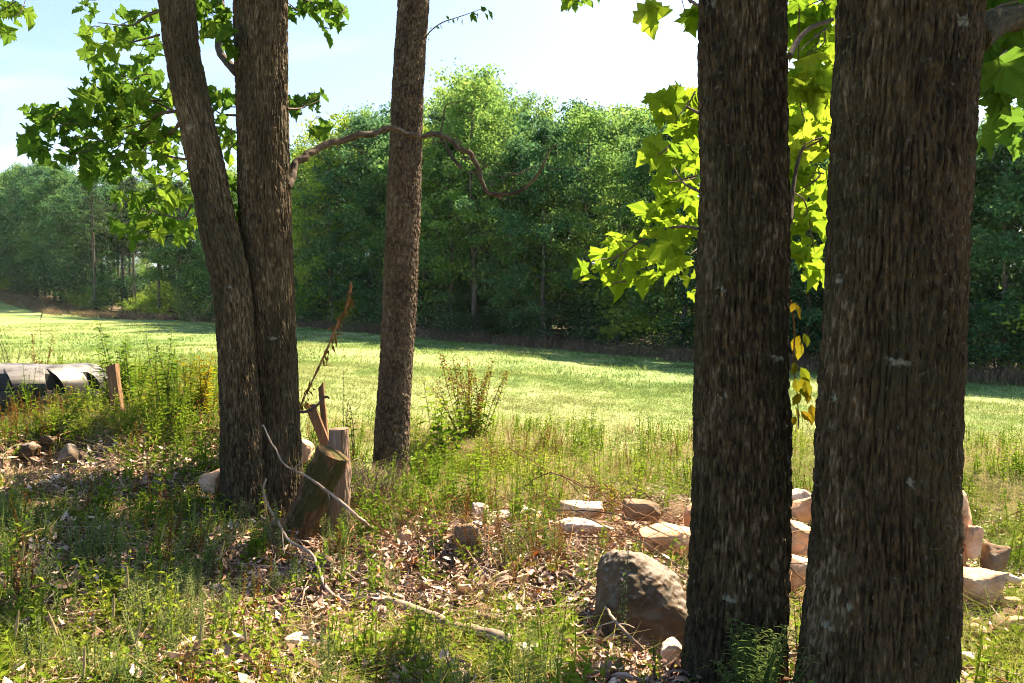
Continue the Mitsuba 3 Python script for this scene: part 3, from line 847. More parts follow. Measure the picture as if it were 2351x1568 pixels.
for pts, r0, r1 in (([(1812, 130, 3.3), (1830, 95, 3.4), (1860, 65, 3.5), (1912, 45, 3.6)], .014, .010), ([(1813, 510, 3.2), (1820, 440, 3.3), (1832, 370, 3.4), (1848, 330, 3.5)], .013, .006),
                    ([(1606, 525, 3.2), (1560, 520, 3.4), (1500, 535, 3.6), (1440, 575, 3.7), (1395, 605, 3.8)], .008, .003), ([(1606, 260, 3.2), (1560, 240, 3.4), (1512, 240, 3.5)], .007, .002),
                    ([(1606, 440, 3.2), (1570, 420, 3.4), (1545, 380, 3.6)], .007, .002), ([(1440, 575, 3.7), (1425, 610, 3.7), (1415, 640, 3.7)], .004, .002), ([(1606, 15, 3.2), (1560, -10, 3.5), (1495, -5, 3.8)], .007, .002),
                    ([(1835, 20, 3.5), (1833, 120, 3.6), (1838, 240, 3.7), (1855, 300, 3.8)], .004, .002), ([(1820, 440, 3.3), (1850, 470, 3.6), (1870, 580, 3.8)], .005, .002)):
    limb(dark[0], 'branch', pts, r0, r1)
limb(dark[1], 'branch', [(2235, 95, 2.75), (2275, 58, 2.85), (2320, 42, 2.95), (2400, 30, 3.1), (2600, -60, 3.6)], .060, .040, 'bark_dark', 12, 30)
# crowns above the frame, which throw the dappled shade; lumps of leaves on boughs of their own
gC = np.random.default_rng(9)


def crown_above(parent, spots, mat, boughs_from, per=95):
    w = Mesh()
    for sx, sy, sz, rad in spots:
        c = np.array([sx, sy, sz])
        b = np.asarray(boughs_from, float)
        w.add(*tube(spline([b, (b + c) / 2 + [0, 0, .25], c], 9), np.linspace(.045, .010, 9), 6))
        n = int(per * (rad / .6) ** 2)
        q = unit(gC, n) * (gC.uniform(0, 1, (n, 1)) ** .4) * np.array([rad, rad, rad * .55])
        for o in q:
            MANY.setdefault((parent, mat), []).append(M4(leaf_frame(gC, .165 * gC.uniform(.7, 1.15), .9, .5), c + o))
    part(parent, 'bough', w.mesh(), 'twig_dark', True, w.uv())


def over(px, py, height):
    """The spot at that height whose shadow falls on the ground seen at (px, py)."""
    g0 = G(px, py)
    return g0 + SUN * ((height - g0[2]) / SUN[2])


sp = []
for px, py, h, rad in ((60, 1150, 5.4, .55), (230, 1230, 5.6, .7), (380, 1260, 5.3, .7), (150, 1350, 5.8, .65), (420, 1370, 5.6, .6), (540, 1330, 5.5, .4),
                       (180, 1080, 5.9, .35), (430, 1210, 5.1, .4)):
    c = over(px, py, h)
    sp.append((*c, rad))
c_tw = P(600, -900, 5.8)
crown_above(twin, sp, 'leaf_maple', c_tw)
sp = [(1.6, 4.5, 6.2, .9), (2.6, 3.8, 6.6, 1.0), (3.4, 5.2, 6.9, .9), (4.2, 3.0, 6.4, .9), (.9, 5.4, 7.2, .7)]
crown_above(dark[0], sp[:3], 'leaf_maple', P(1700, -1700, 3.2))
lp = P(2330, 40, 2.98)
sp += [(*(lp + SUN * 1.5), .42), (*(lp + SUN * 2.1 + np.array([-.35, 0, 0])), .45), (*(lp + SUN * 1.7 + np.array([.5, .1, .1])), .42)]
crown_above(dark[1], sp[3:], 'leaf_maple', P(2090, -1800, 2.8))
for (parent, mat), mats in MANY.items():
    if not mats:
        continue
    m = np.array(mats)
    v = (np.einsum('kij,nj->kni', m[:, :3, :3], LEAF[0]) + m[:, None, :3, 3]).reshape(-1, 3)
    f = (LEAF[1][None] + (np.arange(len(m)) * len(LEAF[0]))[:, None, None]).reshape(-1, 3)
    u = np.repeat(np.stack([gC.uniform(0, 1, len(m)), np.full(len(m), .5)], 1), len(LEAF[0]), 0)
    key = part(parent, 'foliage', (v, f), mat, False, u)
    tag(key, None, None, None, 'stuff')

# ------------------------------------------------------------------ stones
def stone_mesh(w, d, h, seed, rough=.06, cuts=13, sub=4, low=.72, soft=16):
    g = np.random.default_rng(seed)
    m = trimesh.creation.icosphere(subdivisions=sub)
    v = np.array(m.vertices)
    n = unit(g, cuts)
    n[:6] = [[1, 0, 0], [-1, 0, 0], [0, 1, 0], [0, -1, 0], [0, 0, 1], [0, 0, -1]]
    n[:6] += g.normal(0, .22, (6, 3))
    n /= np.linalg.norm(n, axis=1, keepdims=True)
    off = g.uniform(low, 1.0, cuts)
    k = v @ n.T
    q = np.where(k > .05, off / np.maximum(k, .05), 9.0)
    r = -np.log(np.exp(-q * soft).sum(1)) / soft
    v = v * r[:, None]
    v += v * ((meshkit.fbm(v * 1.9 + seed * 3.1, 4, seed) - .5) * rough * 4)[:, None]
    v += v * ((meshkit.fbm(v * 9 + seed, 2, seed) - .5) * rough * .8)[:, None]
    v = v / np.abs(v).max(0) * np.array([w, d, h]) / 2
    return v, np.array(m.faces)


def rock(px, py, w, h, Y, mat, label, name='stone', grp=None, deep=1.0, roll=0.0, sub=3, seed=None, cuts=13, rough=.06, low=.72, soft=16):
    """A stone seen centred on (px, py), w by h across in the photograph, Y metres off."""
    c = P(px, py, Y)
    W, H = w / F * Y, h / F * Y
    seed = int(px * 7 + py) if seed is None else seed
    v, f = stone_mesh(W, (W + H) / 2 * deep, H * 1.12, seed, rough, cuts, sub, low, soft)
    a = math.radians(roll)
    v = v @ np.array([[math.cos(a), 0, -math.sin(a)], [0, 1, 0], [math.sin(a), 0, math.cos(a)]]).T
    v = v + c + np.array([0, .15 * H, -.04 * H])
    return solo(name, (v, f), mat, label, 'boulder' if name == 'boulder' else 'stone', grp, smooth=True)


WALL = 'stones of the tumbled wall'
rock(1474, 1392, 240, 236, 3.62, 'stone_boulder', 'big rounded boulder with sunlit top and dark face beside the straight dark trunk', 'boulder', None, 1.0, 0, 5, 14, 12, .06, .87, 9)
for a in (
        (1470, 1172, 92, 50, 5.6, 'stone_dark', 'blocky brown stone standing on the wall behind the boulder', WALL, .9, 4),
        (1338, 1170, 110, 40, 5.7, 'stone_pale', 'flat pale stone at the left end of the tumbled wall', WALL, .8, 3),
        (1330, 1212, 170, 46, 5.3, 'stone_pale', 'long pale slab half hidden under vines, lying left of the pink slab', WALL, .8, 0),
        (1530, 1236, 165, 92, 4.85, 'stone_tan', 'wide pinkish tan slab with a bright top, left of the straight dark trunk', WALL, 1.0, -4),
        (1588, 1180, 46, 46, 5.3, 'stone_tan', 'stone peeking out behind the left edge of the straight dark trunk', WALL),
        (1838, 1140, 60, 34, 5.6, 'stone_pale', 'small pale stone, topmost in the gap between the two dark trunks', WALL),
        (1842, 1172, 84, 74, 5.2, 'stone_tan', 'tan stone second from the top in the gap between the dark trunks', WALL),
        (1842, 1232, 88, 72, 4.8, 'stone_tan', 'rounded bright topped stone in the middle of the gap between the dark trunks', WALL),
        (1838, 1312, 90, 76, 4.55, 'stone_tan', 'lowest stone in the gap between the dark trunks, crossed by thin stems', WALL),
        (2205, 1222, 88, 225, 4.6, 'stone_tan', 'tall upright tan stone at the right edge of the widest trunk', WALL, .7, 2),
        (2243, 1246, 44, 74, 4.5, 'stone_tan', 'narrow rounded stone leaning against the tall upright stone', WALL),
        (2292, 1282, 76, 62, 4.5, 'stone_dark', 'brown stone with a shadow across it, right of the tall upright stone', WALL),
        (2245, 1350, 136, 96, 4.1, 'stone_tan', 'big angular stone with a half shaded face at the right, below the tall upright one', WALL, .9, 6),
        (2320, 1394, 58, 46, 4.0, 'stone_tan', 'small rounded square stone touching the big angular stone at the right', WALL),
        (2336, 1448, 56, 68, 3.75, 'stone_tan', 'tan stone cut by the right edge of the photo', WALL),
        (2270, 1498, 46, 38, 3.6, 'stone_tan', 'small tan stone beside the green plant at lower right', WALL),
        (2228, 1526, 78, 56, 3.5, 'stone_grey', 'grey pale stone at the foot of the widest trunk, lower right', WALL),
        (2292, 1552, 56, 42, 3.42, 'stone_tan', 'lowest stone in the bottom right corner', WALL),
        (2325, 1330, 34, 26, 4.3, 'stone_pale', 'little pale stone above the small square stone at right', WALL),
        (1103, 1176, 42, 38, 5.35, 'stone_pale', 'small round white stone on top of the bank in the middle', None),
        (1150, 1192, 70, 36, 5.4, 'stone_pale', 'pale flat stone right of the small round white one', None),
        (1093, 1212, 46, 30, 5.1, 'stone_pale', 'stone directly under the small round white one', None),
        (1070, 1246, 70, 92, 4.75, 'stone_dark', 'half buried brown stone in the bank above a dark hollow', None),
        (928, 1236, 42, 38, 4.8, 'stone_tan', 'reddish brown tilted stone in the bank', None, .8, -30),
        (836, 1268, 50, 46, 4.6, 'stone_dark', 'tilted brown stone in the bank below the grey fallen branch', None, .8, -35),
        (748, 1292, 46, 34, 4.4, 'stone_dark', 'low brown stone below the mossy stump', None, .9, -20),
        (1066, 1357, 38, 34, 4.1, 'stone_tan', 'round egg like stone lying alone on the leaf litter', None),
        (688, 1482, 96, 56, 3.5, 'stone_pale', 'flat pale slab in the grass below the long fallen branch', None, .9, -8),
        (778, 1484, 70, 50, 3.5, 'stone_pale', 'pinkish slab right beside the flat pale slab', None, .9, 12),
        (1128, 1548, 142, 66, 3.2, 'stone_pale', 'bright white stone at the bottom edge below the end of the fallen branch', None, .9, 6),
        (1112, 1512, 100, 52, 3.36, 'stone_tan', 'tan stone just behind the bright white stone at the bottom edge', None),
        (1205, 1516, 100, 76, 3.3, 'stone_grey', 'grey stone under the thick end of the fallen branch', None),
        (1265, 1556, 70, 62, 3.15, 'stone_grey', 'dull grey stone at the bottom right of the grey stone group', None),
        (1545, 1500, 70, 62, 3.3, 'stone_pale', 'pale stone at the left foot of the straight dark trunk', None),
        (480, 1108, 50, 52, 5.45, 'stone_tan', 'tan stone at the left foot of the twin trunks', None),
        (158, 1052, 62, 62, 5.85, 'stone_boulder', 'dark reddish stone in the shaded hollow at left', None, .9, 20),  # hollow stones take the darkest material: missing shade put into their colour
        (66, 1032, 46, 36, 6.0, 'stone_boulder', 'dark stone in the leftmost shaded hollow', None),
        (206, 1070, 36, 20, 5.8, 'stone_pale', 'flat pale stone on the bank at left', None),
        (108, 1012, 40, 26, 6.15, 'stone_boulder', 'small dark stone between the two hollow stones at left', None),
        (704, 1032, 30, 52, 6.0, 'stone_tan', 'tan stone just right of the twin trunks behind the mossy stump', None),
        (640, 1205, 44, 30, 4.95, 'stone_dark', 'low stone at the foot of the mossy leaning stump', None),
        (502, 1432, 40, 26, 3.72, 'stone_dark', 'brown stone in the grass below the left end of the fallen branch', None),
        (1200, 1330, 30, 24, 4.2, 'stone_tan', 'small tan stone on the slope left of the boulder', None),
        (1320, 1440, 34, 24, 3.75, 'stone_pale', 'small pale stone among twigs left of the boulder', None)):
    px, py, w, h, Y, mat, lab, grp = a[:8]
    rock(px, py, w, h, Y, mat, lab, 'stone', grp, *(a[8:]))

gW = np.random.default_rng(51)
for k in range(30):
    if k < 18:
        px, Y = gW.uniform(1190, 1600), gW.uniform(4.9, 5.9)
        mat, lab, grp = gW.choice(['stone_tan', 'stone_pale', 'stone_tan', 'stone_dark']), 'small half buried stone among brush left of the straight dark trunk', 'small stones of the wall left of the straight dark trunk'
    elif k < 23:
        px, Y = gW.uniform(1800, 1870), gW.uniform(4.3, 5.2)
        mat, lab, grp = 'stone_tan', 'small tan stone wedged low in the gap between the two dark trunks', 'small stones between the dark trunks'
    else:
        px, Y = gW.uniform(2225, 2350), gW.uniform(3.5, 4.7)
        mat, lab, grp = gW.choice(['stone_tan', 'stone_tan', 'stone_dark']), 'small loose stone lying among the bigger tan stones at the right edge', 'small loose stones at the right edge'
    c = P(px, 1200, Y)
    c[2] = float(gz(c[0], c[1]))
    u_, v_ = V(c)
    w_ = gW.uniform(34, 90) * (1.0 if k < 18 else .6)
    rock(float(u_), float(v_) - w_ * .14, w_, w_ * gW.uniform(.45, .75), Y, str(mat), lab, 'stone', grp, .9, gW.uniform(-15, 15), 3, 300 + k)

# ------------------------------------------------------------------ stumps, posts, dead wood
def post(name, top, bot, wpx, Y, mat, label, cat, flat=.7, tip=0.0, seed=0, lobes=.05, swell=None, smooth=35, bark_fn=None):
    a, b = P(*bot, Y), P(*top, Y)
    while a[2] > gz(a[0], a[1]) - .03:
        a = a - (b - a) * .04
    w = wpx / F * Y / 2
    n = 26 if bark_fn is None else 90
    path = spline([a - (b - a) * .12, a, (a + b) / 2, b], n)

    def disp(thh, L, r):
        X = np.stack([np.cos(thh) * 2, np.sin(thh) * 2, L * 5], -1)
        sq = 1 / np.maximum(np.abs(np.cos(thh)), np.abs(np.sin(thh))) - 1
        return r * ((meshkit.fbm(X * 1.3, 3, seed) - .5) * lobes * 6 + (meshkit.fbm(X * np.array([9, 9, .8]), 2, seed) - .5) * .10 + (sq * .75 if flat < 1 else 0))
    rad = np.full(n, w * (.88 if flat < 1 else 1))
    if swell is not None:
        rad = rad * np.interp(np.linspace(0, 1, n), *swell)
    seg = 40 if bark_fn is None else 160
    v, f, uv = tube(path, rad, seg, disp if bark_fn is None else (lambda t, L, r: disp(t, L, r) + bark_fn(t, L, r)))
    if flat < 1:
        v[:, 1] = (v[:, 1] - a[1]) * flat + a[1]
    if tip:
        k = np.arange(len(v))
        top_ring = (k >= (n - 1) * (seg + 1)) & (k < n * (seg + 1)) | (k == len(v) - 1)
        v[top_ring, 2] += (v[top_ring, 0] - b[0]) * tip
    v[-1, 2] -= .004
    return solo(name, (v, f), mat, label, cat, smooth=smooth, uv=None)


def uvfix(name):
    return name


scene['post_wood'] = {'type': 'bumpmap', 'arbitrary': proc(lambda p, n, uv: fbm(p.x * 190, p.y * 190, p.z * 9, 3), 1.5e-3), 'scale': .004,
                      'bsdf': {'type': 'principled', 'roughness': .85, 'specular': .2,
                               'base_color': proc(lambda p, n, uv: ramp3((.075, .042, .022), (.15, .088, .048), (.25, .165, .10), fbm(p.x * 110, p.y * 110, p.z * 6, 3)))}}
scene['stump_wood'] = {'type': 'bumpmap', 'arbitrary': proc(lambda p, n, uv: fbm(p.x * 130, p.y * 130, p.z * 10, 3), 2e-3), 'scale': .006,
                       'bsdf': {'type': 'principled', 'roughness': .9, 'specular': .2,
                                'base_color': proc(lambda p, n, uv: ramp3((.085, .058, .038), (.17, .12, .085), (.28, .215, .165), fbm(p.x * 70, p.y * 70, p.z * 5, 3)))}}
scene['mossy_wood'] = {'type': 'bumpmap', 'arbitrary': proc(lambda p, n, uv: fbm(p.x * 90 - p.z * 40, p.y * 90, p.z * 14, 3), 2e-3), 'scale': .010,
                       'bsdf': {'type': 'principled', 'roughness': .95, 'specular': .15,
                                'base_color': proc(lambda p, n, uv: mix(ramp3((.04, .022, .010), (.10, .058, .028), (.19, .125, .07), fbm(p.x * 60 - p.z * 26, p.y * 60, p.z * 8, 3)),
                                                                        (.035, .040, .012), .8 * smoothstep(.50, .66, fbm(p.x * 13, p.y * 13, p.z * 9, 3) + .22 * smoothstep(-.1, .4, p.z) - .06)))}}
post('wooden_post', (258, 838), (275, 968), 26, 6.6, 'post_wood', 'short brown square wooden post right of the tyre', 'post', .8, .3, 1)
post('wooden_stake', (737, 884), (746, 985), 15, 6.3, 'post_wood', 'thin upright stake just right of the twin trunks', 'stake', .7, 1.2, 2)
post('wooden_plank', (712, 928), (742, 1005), 26, 6.25, 'post_wood', 'short broken plank leaning left beside the thin stake', 'plank', .5, -.4, 3)
post('stump', (778, 984), (776, 1205), 46, 5.35, 'stump_wood', 'upright grey stump with a sawn flat top behind the mossy one', 'stump', 1.0, .06, 4, .055,
     ([0, .2, .45, .62, .78, .9, 1], [1.05, 1.0, 1.05, 1.22, 1.16, 1.0, .97]), 50, furrows(42, .04, .5, .004, .5))
post('mossy_stump', (764, 1040), (690, 1205), 74, 5.05, 'mossy_wood', 'mossy sawn stump leaning right in front of the twin trunks', 'stump', 1.0, -.05, 5, .03,
     ([0, .3, 1], [1.1, 1.02, 1.0]), 50, furrows(41, .034, .22, .012, .75))


def stick(pts, r0, r1, mat, label, cat='branch', name='fallen_branch', seg=8, grp=None, wob=.02, forks=0):
    """A stick on the ground or in the air through (px, py, Y); Y None = on the ground there."""
    q = []
    for p in pts:
        if p[2] is None:
            e = G(p[0], p[1])
            q.append(e + np.array([0, 0, r0 * .6 + (p[3] if len(p) > 3 else 0)]))
        else:
            q.append(P(*p[:3]))
    p = spline(q, max(14, 9 * len(q)))
    p = p + (meshkit.fbm(p[:, None, :] * 12 + np.arange(3)[None, :, None] * 31, 3, len(pts)) - .5) * wob
    rad = np.linspace(r0, r1, len(p)) * (1 + .16 * (meshkit.fbm(p * 30, 2, 4) - .5))
    m = Mesh().add(*tube(p, rad, seg))
    g = np.random.default_rng(int(pts[0][0]))
    key = thing(name, label, cat, grp)
    if forks:
        scene[key + '__stem'] = mikit.ply(m.mesh(), mat, smooth=True, uv=m.uv())
        for k in range(forks):
            i = int(g.integers(len(p) // 6, len(p) - 2))
            d = p[i + 1] - p[i]
            d = d / np.linalg.norm(d) + unit(g, 1)[0] * .9 + np.array([0, 0, .25])
            L = g.uniform(.06, .22)
            t = Mesh().add(*tube(spline([p[i], p[i] + d * L * .5 + g.normal(0, .01, 3), p[i] + d * L], 6), np.linspace(rad[i] * .55, rad[i] * .2 + .0006, 6), 5))
            scene[numbered(key + '__twig')] = mikit.ply(t.mesh(), mat, smooth=True, uv=t.uv())
    else:
        scene[key] = mikit.ply(m.mesh(), mat, smooth=True, uv=m.uv())
    return key


stick([(455, 1393, None, .03), (555, 1398, None, .04), (640, 1404, None, .04), (760, 1399, None, .05), (850, 1401, None, .06), (930, 1424, None, .07), (1040, 1475, None, .08), (1110, 1500, None, .09), (1170, 1528, None, .11)],
      .013, .028, 'twig_pale', 'longest fallen branch, curving across the leaf litter to the white stone', forks=3)
stick([(612, 1096, 4.6), (606, 1140, 4.6), (634, 1195, 4.55), (667, 1243, 4.4), (712, 1268, 4.25), (728, 1300, 4.15), (750, 1352, 4.0), (784, 1378, 3.95), (850, 1400, 3.9)], .006, .012, 'twig_pale',
      'crooked pale branch rising in front of the twin trunks to a hooked tip', forks=4)
stick([(604, 974, 5.0), (630, 1028, 4.95), (660, 1072, 4.9), (705, 1092, 4.85), (735, 1116, 4.8), (775, 1146, 4.75), (812, 1180, 4.7), (870, 1226, None)], .005, .012, 'twig_pale',
      'grey branch slanting across the front of both stumps', forks=3)
stick([(982, 1318, None, .04), (1060, 1325, None, .07), (1130, 1334, None, .06), (1200, 1346, None, .04), (1255, 1360, None, .02)], .0045, .008, 'twig_pale', 'thin straight pale stick below the dark hollow', forks=1)
stick([(850, 1190, None, .06), (920, 1192, None, .10), (1000, 1200, None, .08), (1080, 1224, None, .06), (1150, 1242, None, .03)], .004, .008, 'twig_pale', 'thin pale stick over the top of the half buried brown stone', forks=2)
stick([(975, 1262, None, .05), (1030, 1255, None, .06), (1070, 1240, None, .05)], .004, .006, 'twig_pale', 'short pale stick beside the dark hollow', forks=0)
stick([(1290, 1345, None, .08), (1360, 1390, None, .08), (1420, 1435, 3.25), (1478, 1492, 3.2)], .005, .009, 'twig_pale', 'bare stick slanting down in front of the boulder', forks=2)
stick([(1220, 1325, None, .04), (1290, 1380, None, .05), (1330, 1405, None, .03)], .004, .007, 'twig_dark', 'dark stick pointing at the boulder from the left', forks=1)
stick([(930, 1430, None, .02), (980, 1418, None, .03), (1060, 1424, None, .02), (1110, 1440, None, .02)], .006, .003, 'twig_pale', 'side stick lying along the middle of the longest fallen branch')
stick([(330, 1085, None, .02), (380, 1128, None, .05), (420, 1150, None, .02)], .009, .006, 'twig_dark', 'dark stick in the shade left of the twin trunks', forks=1)
stick([(260, 1135, None, .02), (350, 1120, None, .02), (430, 1105, None, .02), (478, 1092, None, .02)], .016, .010, 'twig_pale', 'pale stick lying on the bank left of the twin trunks', forks=2)
stick([(0, 1070, None, .02), (30, 1045, None, .05), (70, 1030, None, .03)], .010, .006, 'twig_pale', 'pale stick at the left edge in front of the shaded hollow', forks=1)
for k, pts in enumerate(([(1170, 1028, 6.4), (1240, 1070, 6.1), (1330, 1110, 5.6), (1440, 1165, 5.0), (1530, 1205, 4.6), (1600, 1240, 4.4)], [(1205, 1115, 5.9), (1270, 1085, 5.7), (1330, 1130, 5.4), (1350, 1165, 5.2)],
                         [(1290, 1092, 5.6), (1345, 1118, 5.4), (1390, 1112, 5.4), (1398, 1150, 5.3)], [(1270, 1170, 5.4), (1400, 1178, 5.0), (1500, 1215, 4.7), (1600, 1262, 4.4)],
                         [(1230, 1220, 5.1), (1350, 1232, 4.8), (1480, 1236, 4.6), (1600, 1290, 4.3)], [(1310, 1165, 5.3), (1390, 1210, 4.9), (1480, 1250, 4.5), (1590, 1320, 4.2)],
                         [(1815, 1225, 4.4), (1870, 1218, 4.5)], [(1812, 1290, 4.2), (1862, 1292, 4.3)], [(1808, 1300, 4.2), (1850, 1340, 4.2), (1862, 1370, 4.1)])):
    stick(pts, .005, .0025, 'twig_dark' if k % 2 else 'wood_brown', ('dry bramble stem arching over the tumbled wall left of the straight dark trunk' if k < 6 else
                                                                     'dry thin stem across the stones in the gap between the dark trunks'), 'stem', 'bramble_stem', 6,
          'dry stems over the tumbled wall' if k < 6 else 'dry stems in the gap between the dark trunks', .03)
limb(twin, 'stub', [(684, 946, 5.5), (705, 944, 5.45), (728, 930, 5.4), (742, 914, 5.4), (750, 911, 5.35), (757, 915, 5.35)], .013, .007, 'twig_dark', 8)
st = thing('dead_stalk', 'tall rusty dead stalk slanting up beside the twin trunks to a curled tip', 'dead plant')
sp_ = spline([P(*q) for q in ((684, 945, 6.0), (705, 900, 6.05), (745, 815, 6.1), (775, 745, 6.15), (796, 705, 6.15), (804, 670, 6.15), (806, 648, 6.15))], 60)
part(st, 'stem', *(lambda t: ((t[0], t[1]), 'stem_rust', True, t[2]))(tube(sp_, np.interp(np.linspace(0, 1, 60), [0, .3, .7, .95, 1], [.006, .009, .011, .012, .008]) * (1 + .3 * np.sin(np.arange(60) * 1.3)), 8)))
gS = np.random.default_rng(3)
fl = Mesh()
for k in range(90):
    i = int(gS.integers(2, 52))
    fl.add(*diamonds([sp_[i] + gS.normal(0, .012, 3)], [unit(gS, 1)[0]], [unit(gS, 1)[0] * .6 + [0, 0, -1]], gS.uniform(.04, .11), .22))
tag(part(st, 'husks', fl.mesh(), 'weed_rust', False, fl.uv()), None, None, None, 'stuff')

# ------------------------------------------------------------------ tractor tyre lying on its side
ty = thing('tractor_tyre', 'old black tractor tyre lying flat in the weeds at the left edge', 'tyre')
tc = np.array([P(222, 850, 7.5)[0] - .84, 7.62, float(P(215, 852, 6.85)[2]) - .05])
TIP = M4(trimesh.transformations.rotation_matrix(math.radians(-5.0), [1, 0, 0])[:3, :3], [0, 0, 0])[:3, :3]
prof = np.array([(.36, -.12), (.37, -.04), (.43, .015), (.52, .045), (.62, .050), (.69, .028), (.735, .0), (.765, -.035), (.775, -.10), (.78, -.24), (.775, -.38), (.765, -.45), (.735, -.485), (.60, -.51), (.42, -.47), (.36, -.40)])
nt = 120
ang = np.linspace(0, 2 * np.pi, nt + 1)[:-1]
pv = np.stack([np.cos(ang)[:, None] * prof[None, :, 0], np.sin(ang)[:, None] * prof[None, :, 0], np.repeat(prof[None, :, 1], nt, 0)], -1)
pv[..., 2] += .012 * np.sin(ang * 3 + 1)[:, None]
k_, j_ = np.meshgrid(np.arange(nt), np.arange(len(prof)), indexing='ij')
m_ = len(prof)
pf = np.stack([k_ * m_ + j_, ((k_ + 1) % nt) * m_ + j_, ((k_ + 1) % nt) * m_ + (j_ + 1) % m_, k_ * m_ + (j_ + 1) % m_], -1).reshape(-1, 4)
part(ty, 'carcass', (pv.reshape(-1, 3) @ TIP.T + tc, pf[:, ::-1]), 'rubber', 30)
for k in range(13):
    a0 = k / 13 * 2 * np.pi
    for side in (0, 1):
        t = np.linspace(0, 1, 9)
        aa = a0 + side * np.pi / 13 + t * .09
        zz = (.012 - t * .30) if side == 0 else (-.475 + t * .27)
        r_out = np.interp(t, [0, .12, .3, .5, .7, 1], [.71, .755, .82, .85, .852, .84])
        wv = []
        for q in range(9):
            d = np.array([math.cos(aa[q]), math.sin(aa[q]), 0])
            tn = np.array([-math.sin(aa[q]), math.cos(aa[q]), 0])
            hw = .150 * (1 - .22 * t[q])
            for off, ro in ((-hw - .012, min(.755, r_out[q] - .01)), (-hw, r_out[q]), (hw, r_out[q]), (hw + .012, min(.755, r_out[q] - .01))):
                wv.append(d * ro + tn * off + np.array([0, 0, zz[q]]))
        wv = np.array(wv) @ TIP.T + tc
        ff = []
        for q in range(8):
            for e in range(3):
                ff.append((q * 4 + e, q * 4 + e + 1, (q + 1) * 4 + e + 1, (q + 1) * 4 + e))
        ff += [(0, 1, 2, 3)[::-1], (32, 33, 34, 35)]
        lm = trimesh.Trimesh(wv, np.vstack([np.array(ff)[:, [0, 1, 2]], np.array(ff)[:, [0, 2, 3]]]), process=False)
        trimesh.repair.fix_normals(lm)
        scene[numbered(f'{ty}__lug')] = mikit.ply(lm, 'rubber', smooth=40)

# ------------------------------------------------------------------ low plants: prototypes
def tuft(seed, n, h, spread, width, lean=.5, bend=.5):
    g = np.random.default_rng(seed)
    a, q = g.uniform(0, 6.28, n), spread * np.sqrt(g.uniform(0, 1, n))
    b = np.stack([np.cos(a) * q, np.sin(a) * q, np.full(n, -.02)], 1)
    d = g.uniform(0, 6.28, n)
    o = np.stack([np.cos(d), np.sin(d), 0 * d], 1)
    hh = h * g.uniform(.45, 1.1, n)
    L = (lean * g.uniform(.1, 1, n) * hh)[:, None]
    w = np.stack([-np.sin(d + g.normal(0, .6, n)), np.cos(d), 0 * d], 1) * (width * g.uniform(.6, 1.2, n))[:, None]
    up = np.array([0, 0, 1.0])
    m = b + o * L * .35 + up * hh[:, None] * .6
    t = b + o * L * (1 + bend) + up * (hh * (1 - .25 * bend * g.uniform(0, 1, n)))[:, None]
    v = np.stack([b - w, b + w, m + w * .8, m - w * .8, t], 1).reshape(-1, 3)
    k = np.arange(n)[:, None] * 5
    f = np.vstack([k + [[0, 1, 2]], k + [[0, 2, 3]], k + [[3, 2, 4]]])
    u = np.stack([np.repeat(g.uniform(0, 1, n), 5), np.tile([0, 0, .6, .6, 1], n)], 1)
    return Mesh().add(v, f, u)


def sprig(seed, h, stems, leaves, size, wide, droop=.3, spread=.06, start=.15, taper=.6, lean=.25):
    """Upright leafy stems; leaves in a spiral, shrinking to the top."""
    g = np.random.default_rng(seed)
    m = Mesh()
    for s in range(stems):
        a = g.uniform(0, 6.28)
        b = np.array([math.cos(a), math.sin(a), 0]) * spread * g.uniform(0, 1)
        hh = h * g.uniform(.6, 1.1)
        e = b + np.array([g.normal(0, lean * hh * .6), g.normal(0, lean * hh * .6), hh])
        path = spline([b - [0, 0, .03], (b + e) / 2 + g.normal(0, .03 * hh, 3), e], 6)
        v, f, _ = tube(path, np.linspace(.0028, .001, 6) * (1 + h), 3)
        m.add(v, f, (g.uniform(.4, .7), 0))
        n = int(leaves * g.uniform(.8, 1.2))
        t = np.linspace(start, 1, n)
        c = np.stack([np.interp(t * 5, np.arange(6), path[:, j]) for j in range(3)], 1)
        az = np.arange(n) * 2.4 + g.uniform(0, 6)
        d = np.stack([np.cos(az), np.sin(az), g.uniform(-.4, .8, n) - droop], 1)
        nn = np.stack([-np.cos(az) * .4, -np.sin(az) * .4, np.ones(n)], 1) + g.normal(0, .25, (n, 3))
        m.add(*diamonds(c, nn, d, size * (1 - taper * t) * g.uniform(.7, 1.2, n), wide, g.uniform(0, 1, n)))
    return m


def litter(seed, n=80, rad=.27, size=.034):
    g = np.random.default_rng(seed)
    m = Mesh()
    for k in range(n):
        a, q = g.uniform(0, 6.28), rad * math.sqrt(g.uniform(0, 1))
        s = size * g.uniform(.5, 1.3)
        x = np.array([(-.55, 0), (-.15, .24), (.30, .20), (.68, 0), (.30, -.20), (-.15, -.24), (.08, 0)])
        z = np.abs(x[:, 1]) * g.uniform(-.3, 1.6) + (x[:, 0] ** 2) * g.uniform(-.7, 1.2) + g.normal(0, .04, 7)
        v = np.stack([x[:, 0], x[:, 1] * g.uniform(.6, 1.2), z], 1) * s
        Rm = tilt(np.array([0, 0, 1]) + g.normal(0, .34, 3)) @ rotz(g.uniform(0, 6.28))
        v = v @ Rm.T + np.array([math.cos(a) * q, math.sin(a) * q, g.uniform(.004, .028)])
        f = np.array([(k2, (k2 + 1) % 6, 6) for k2 in range(6)])
        m.add(v, f[:, ::-1], (g.uniform(0, 1), g.uniform(0, 1)))
    return m


def mixed(name, mats):
    group(name, {k: plyuv(m, mat) for k, (m, mat) in mats.items()})
    return name


PRO = {}


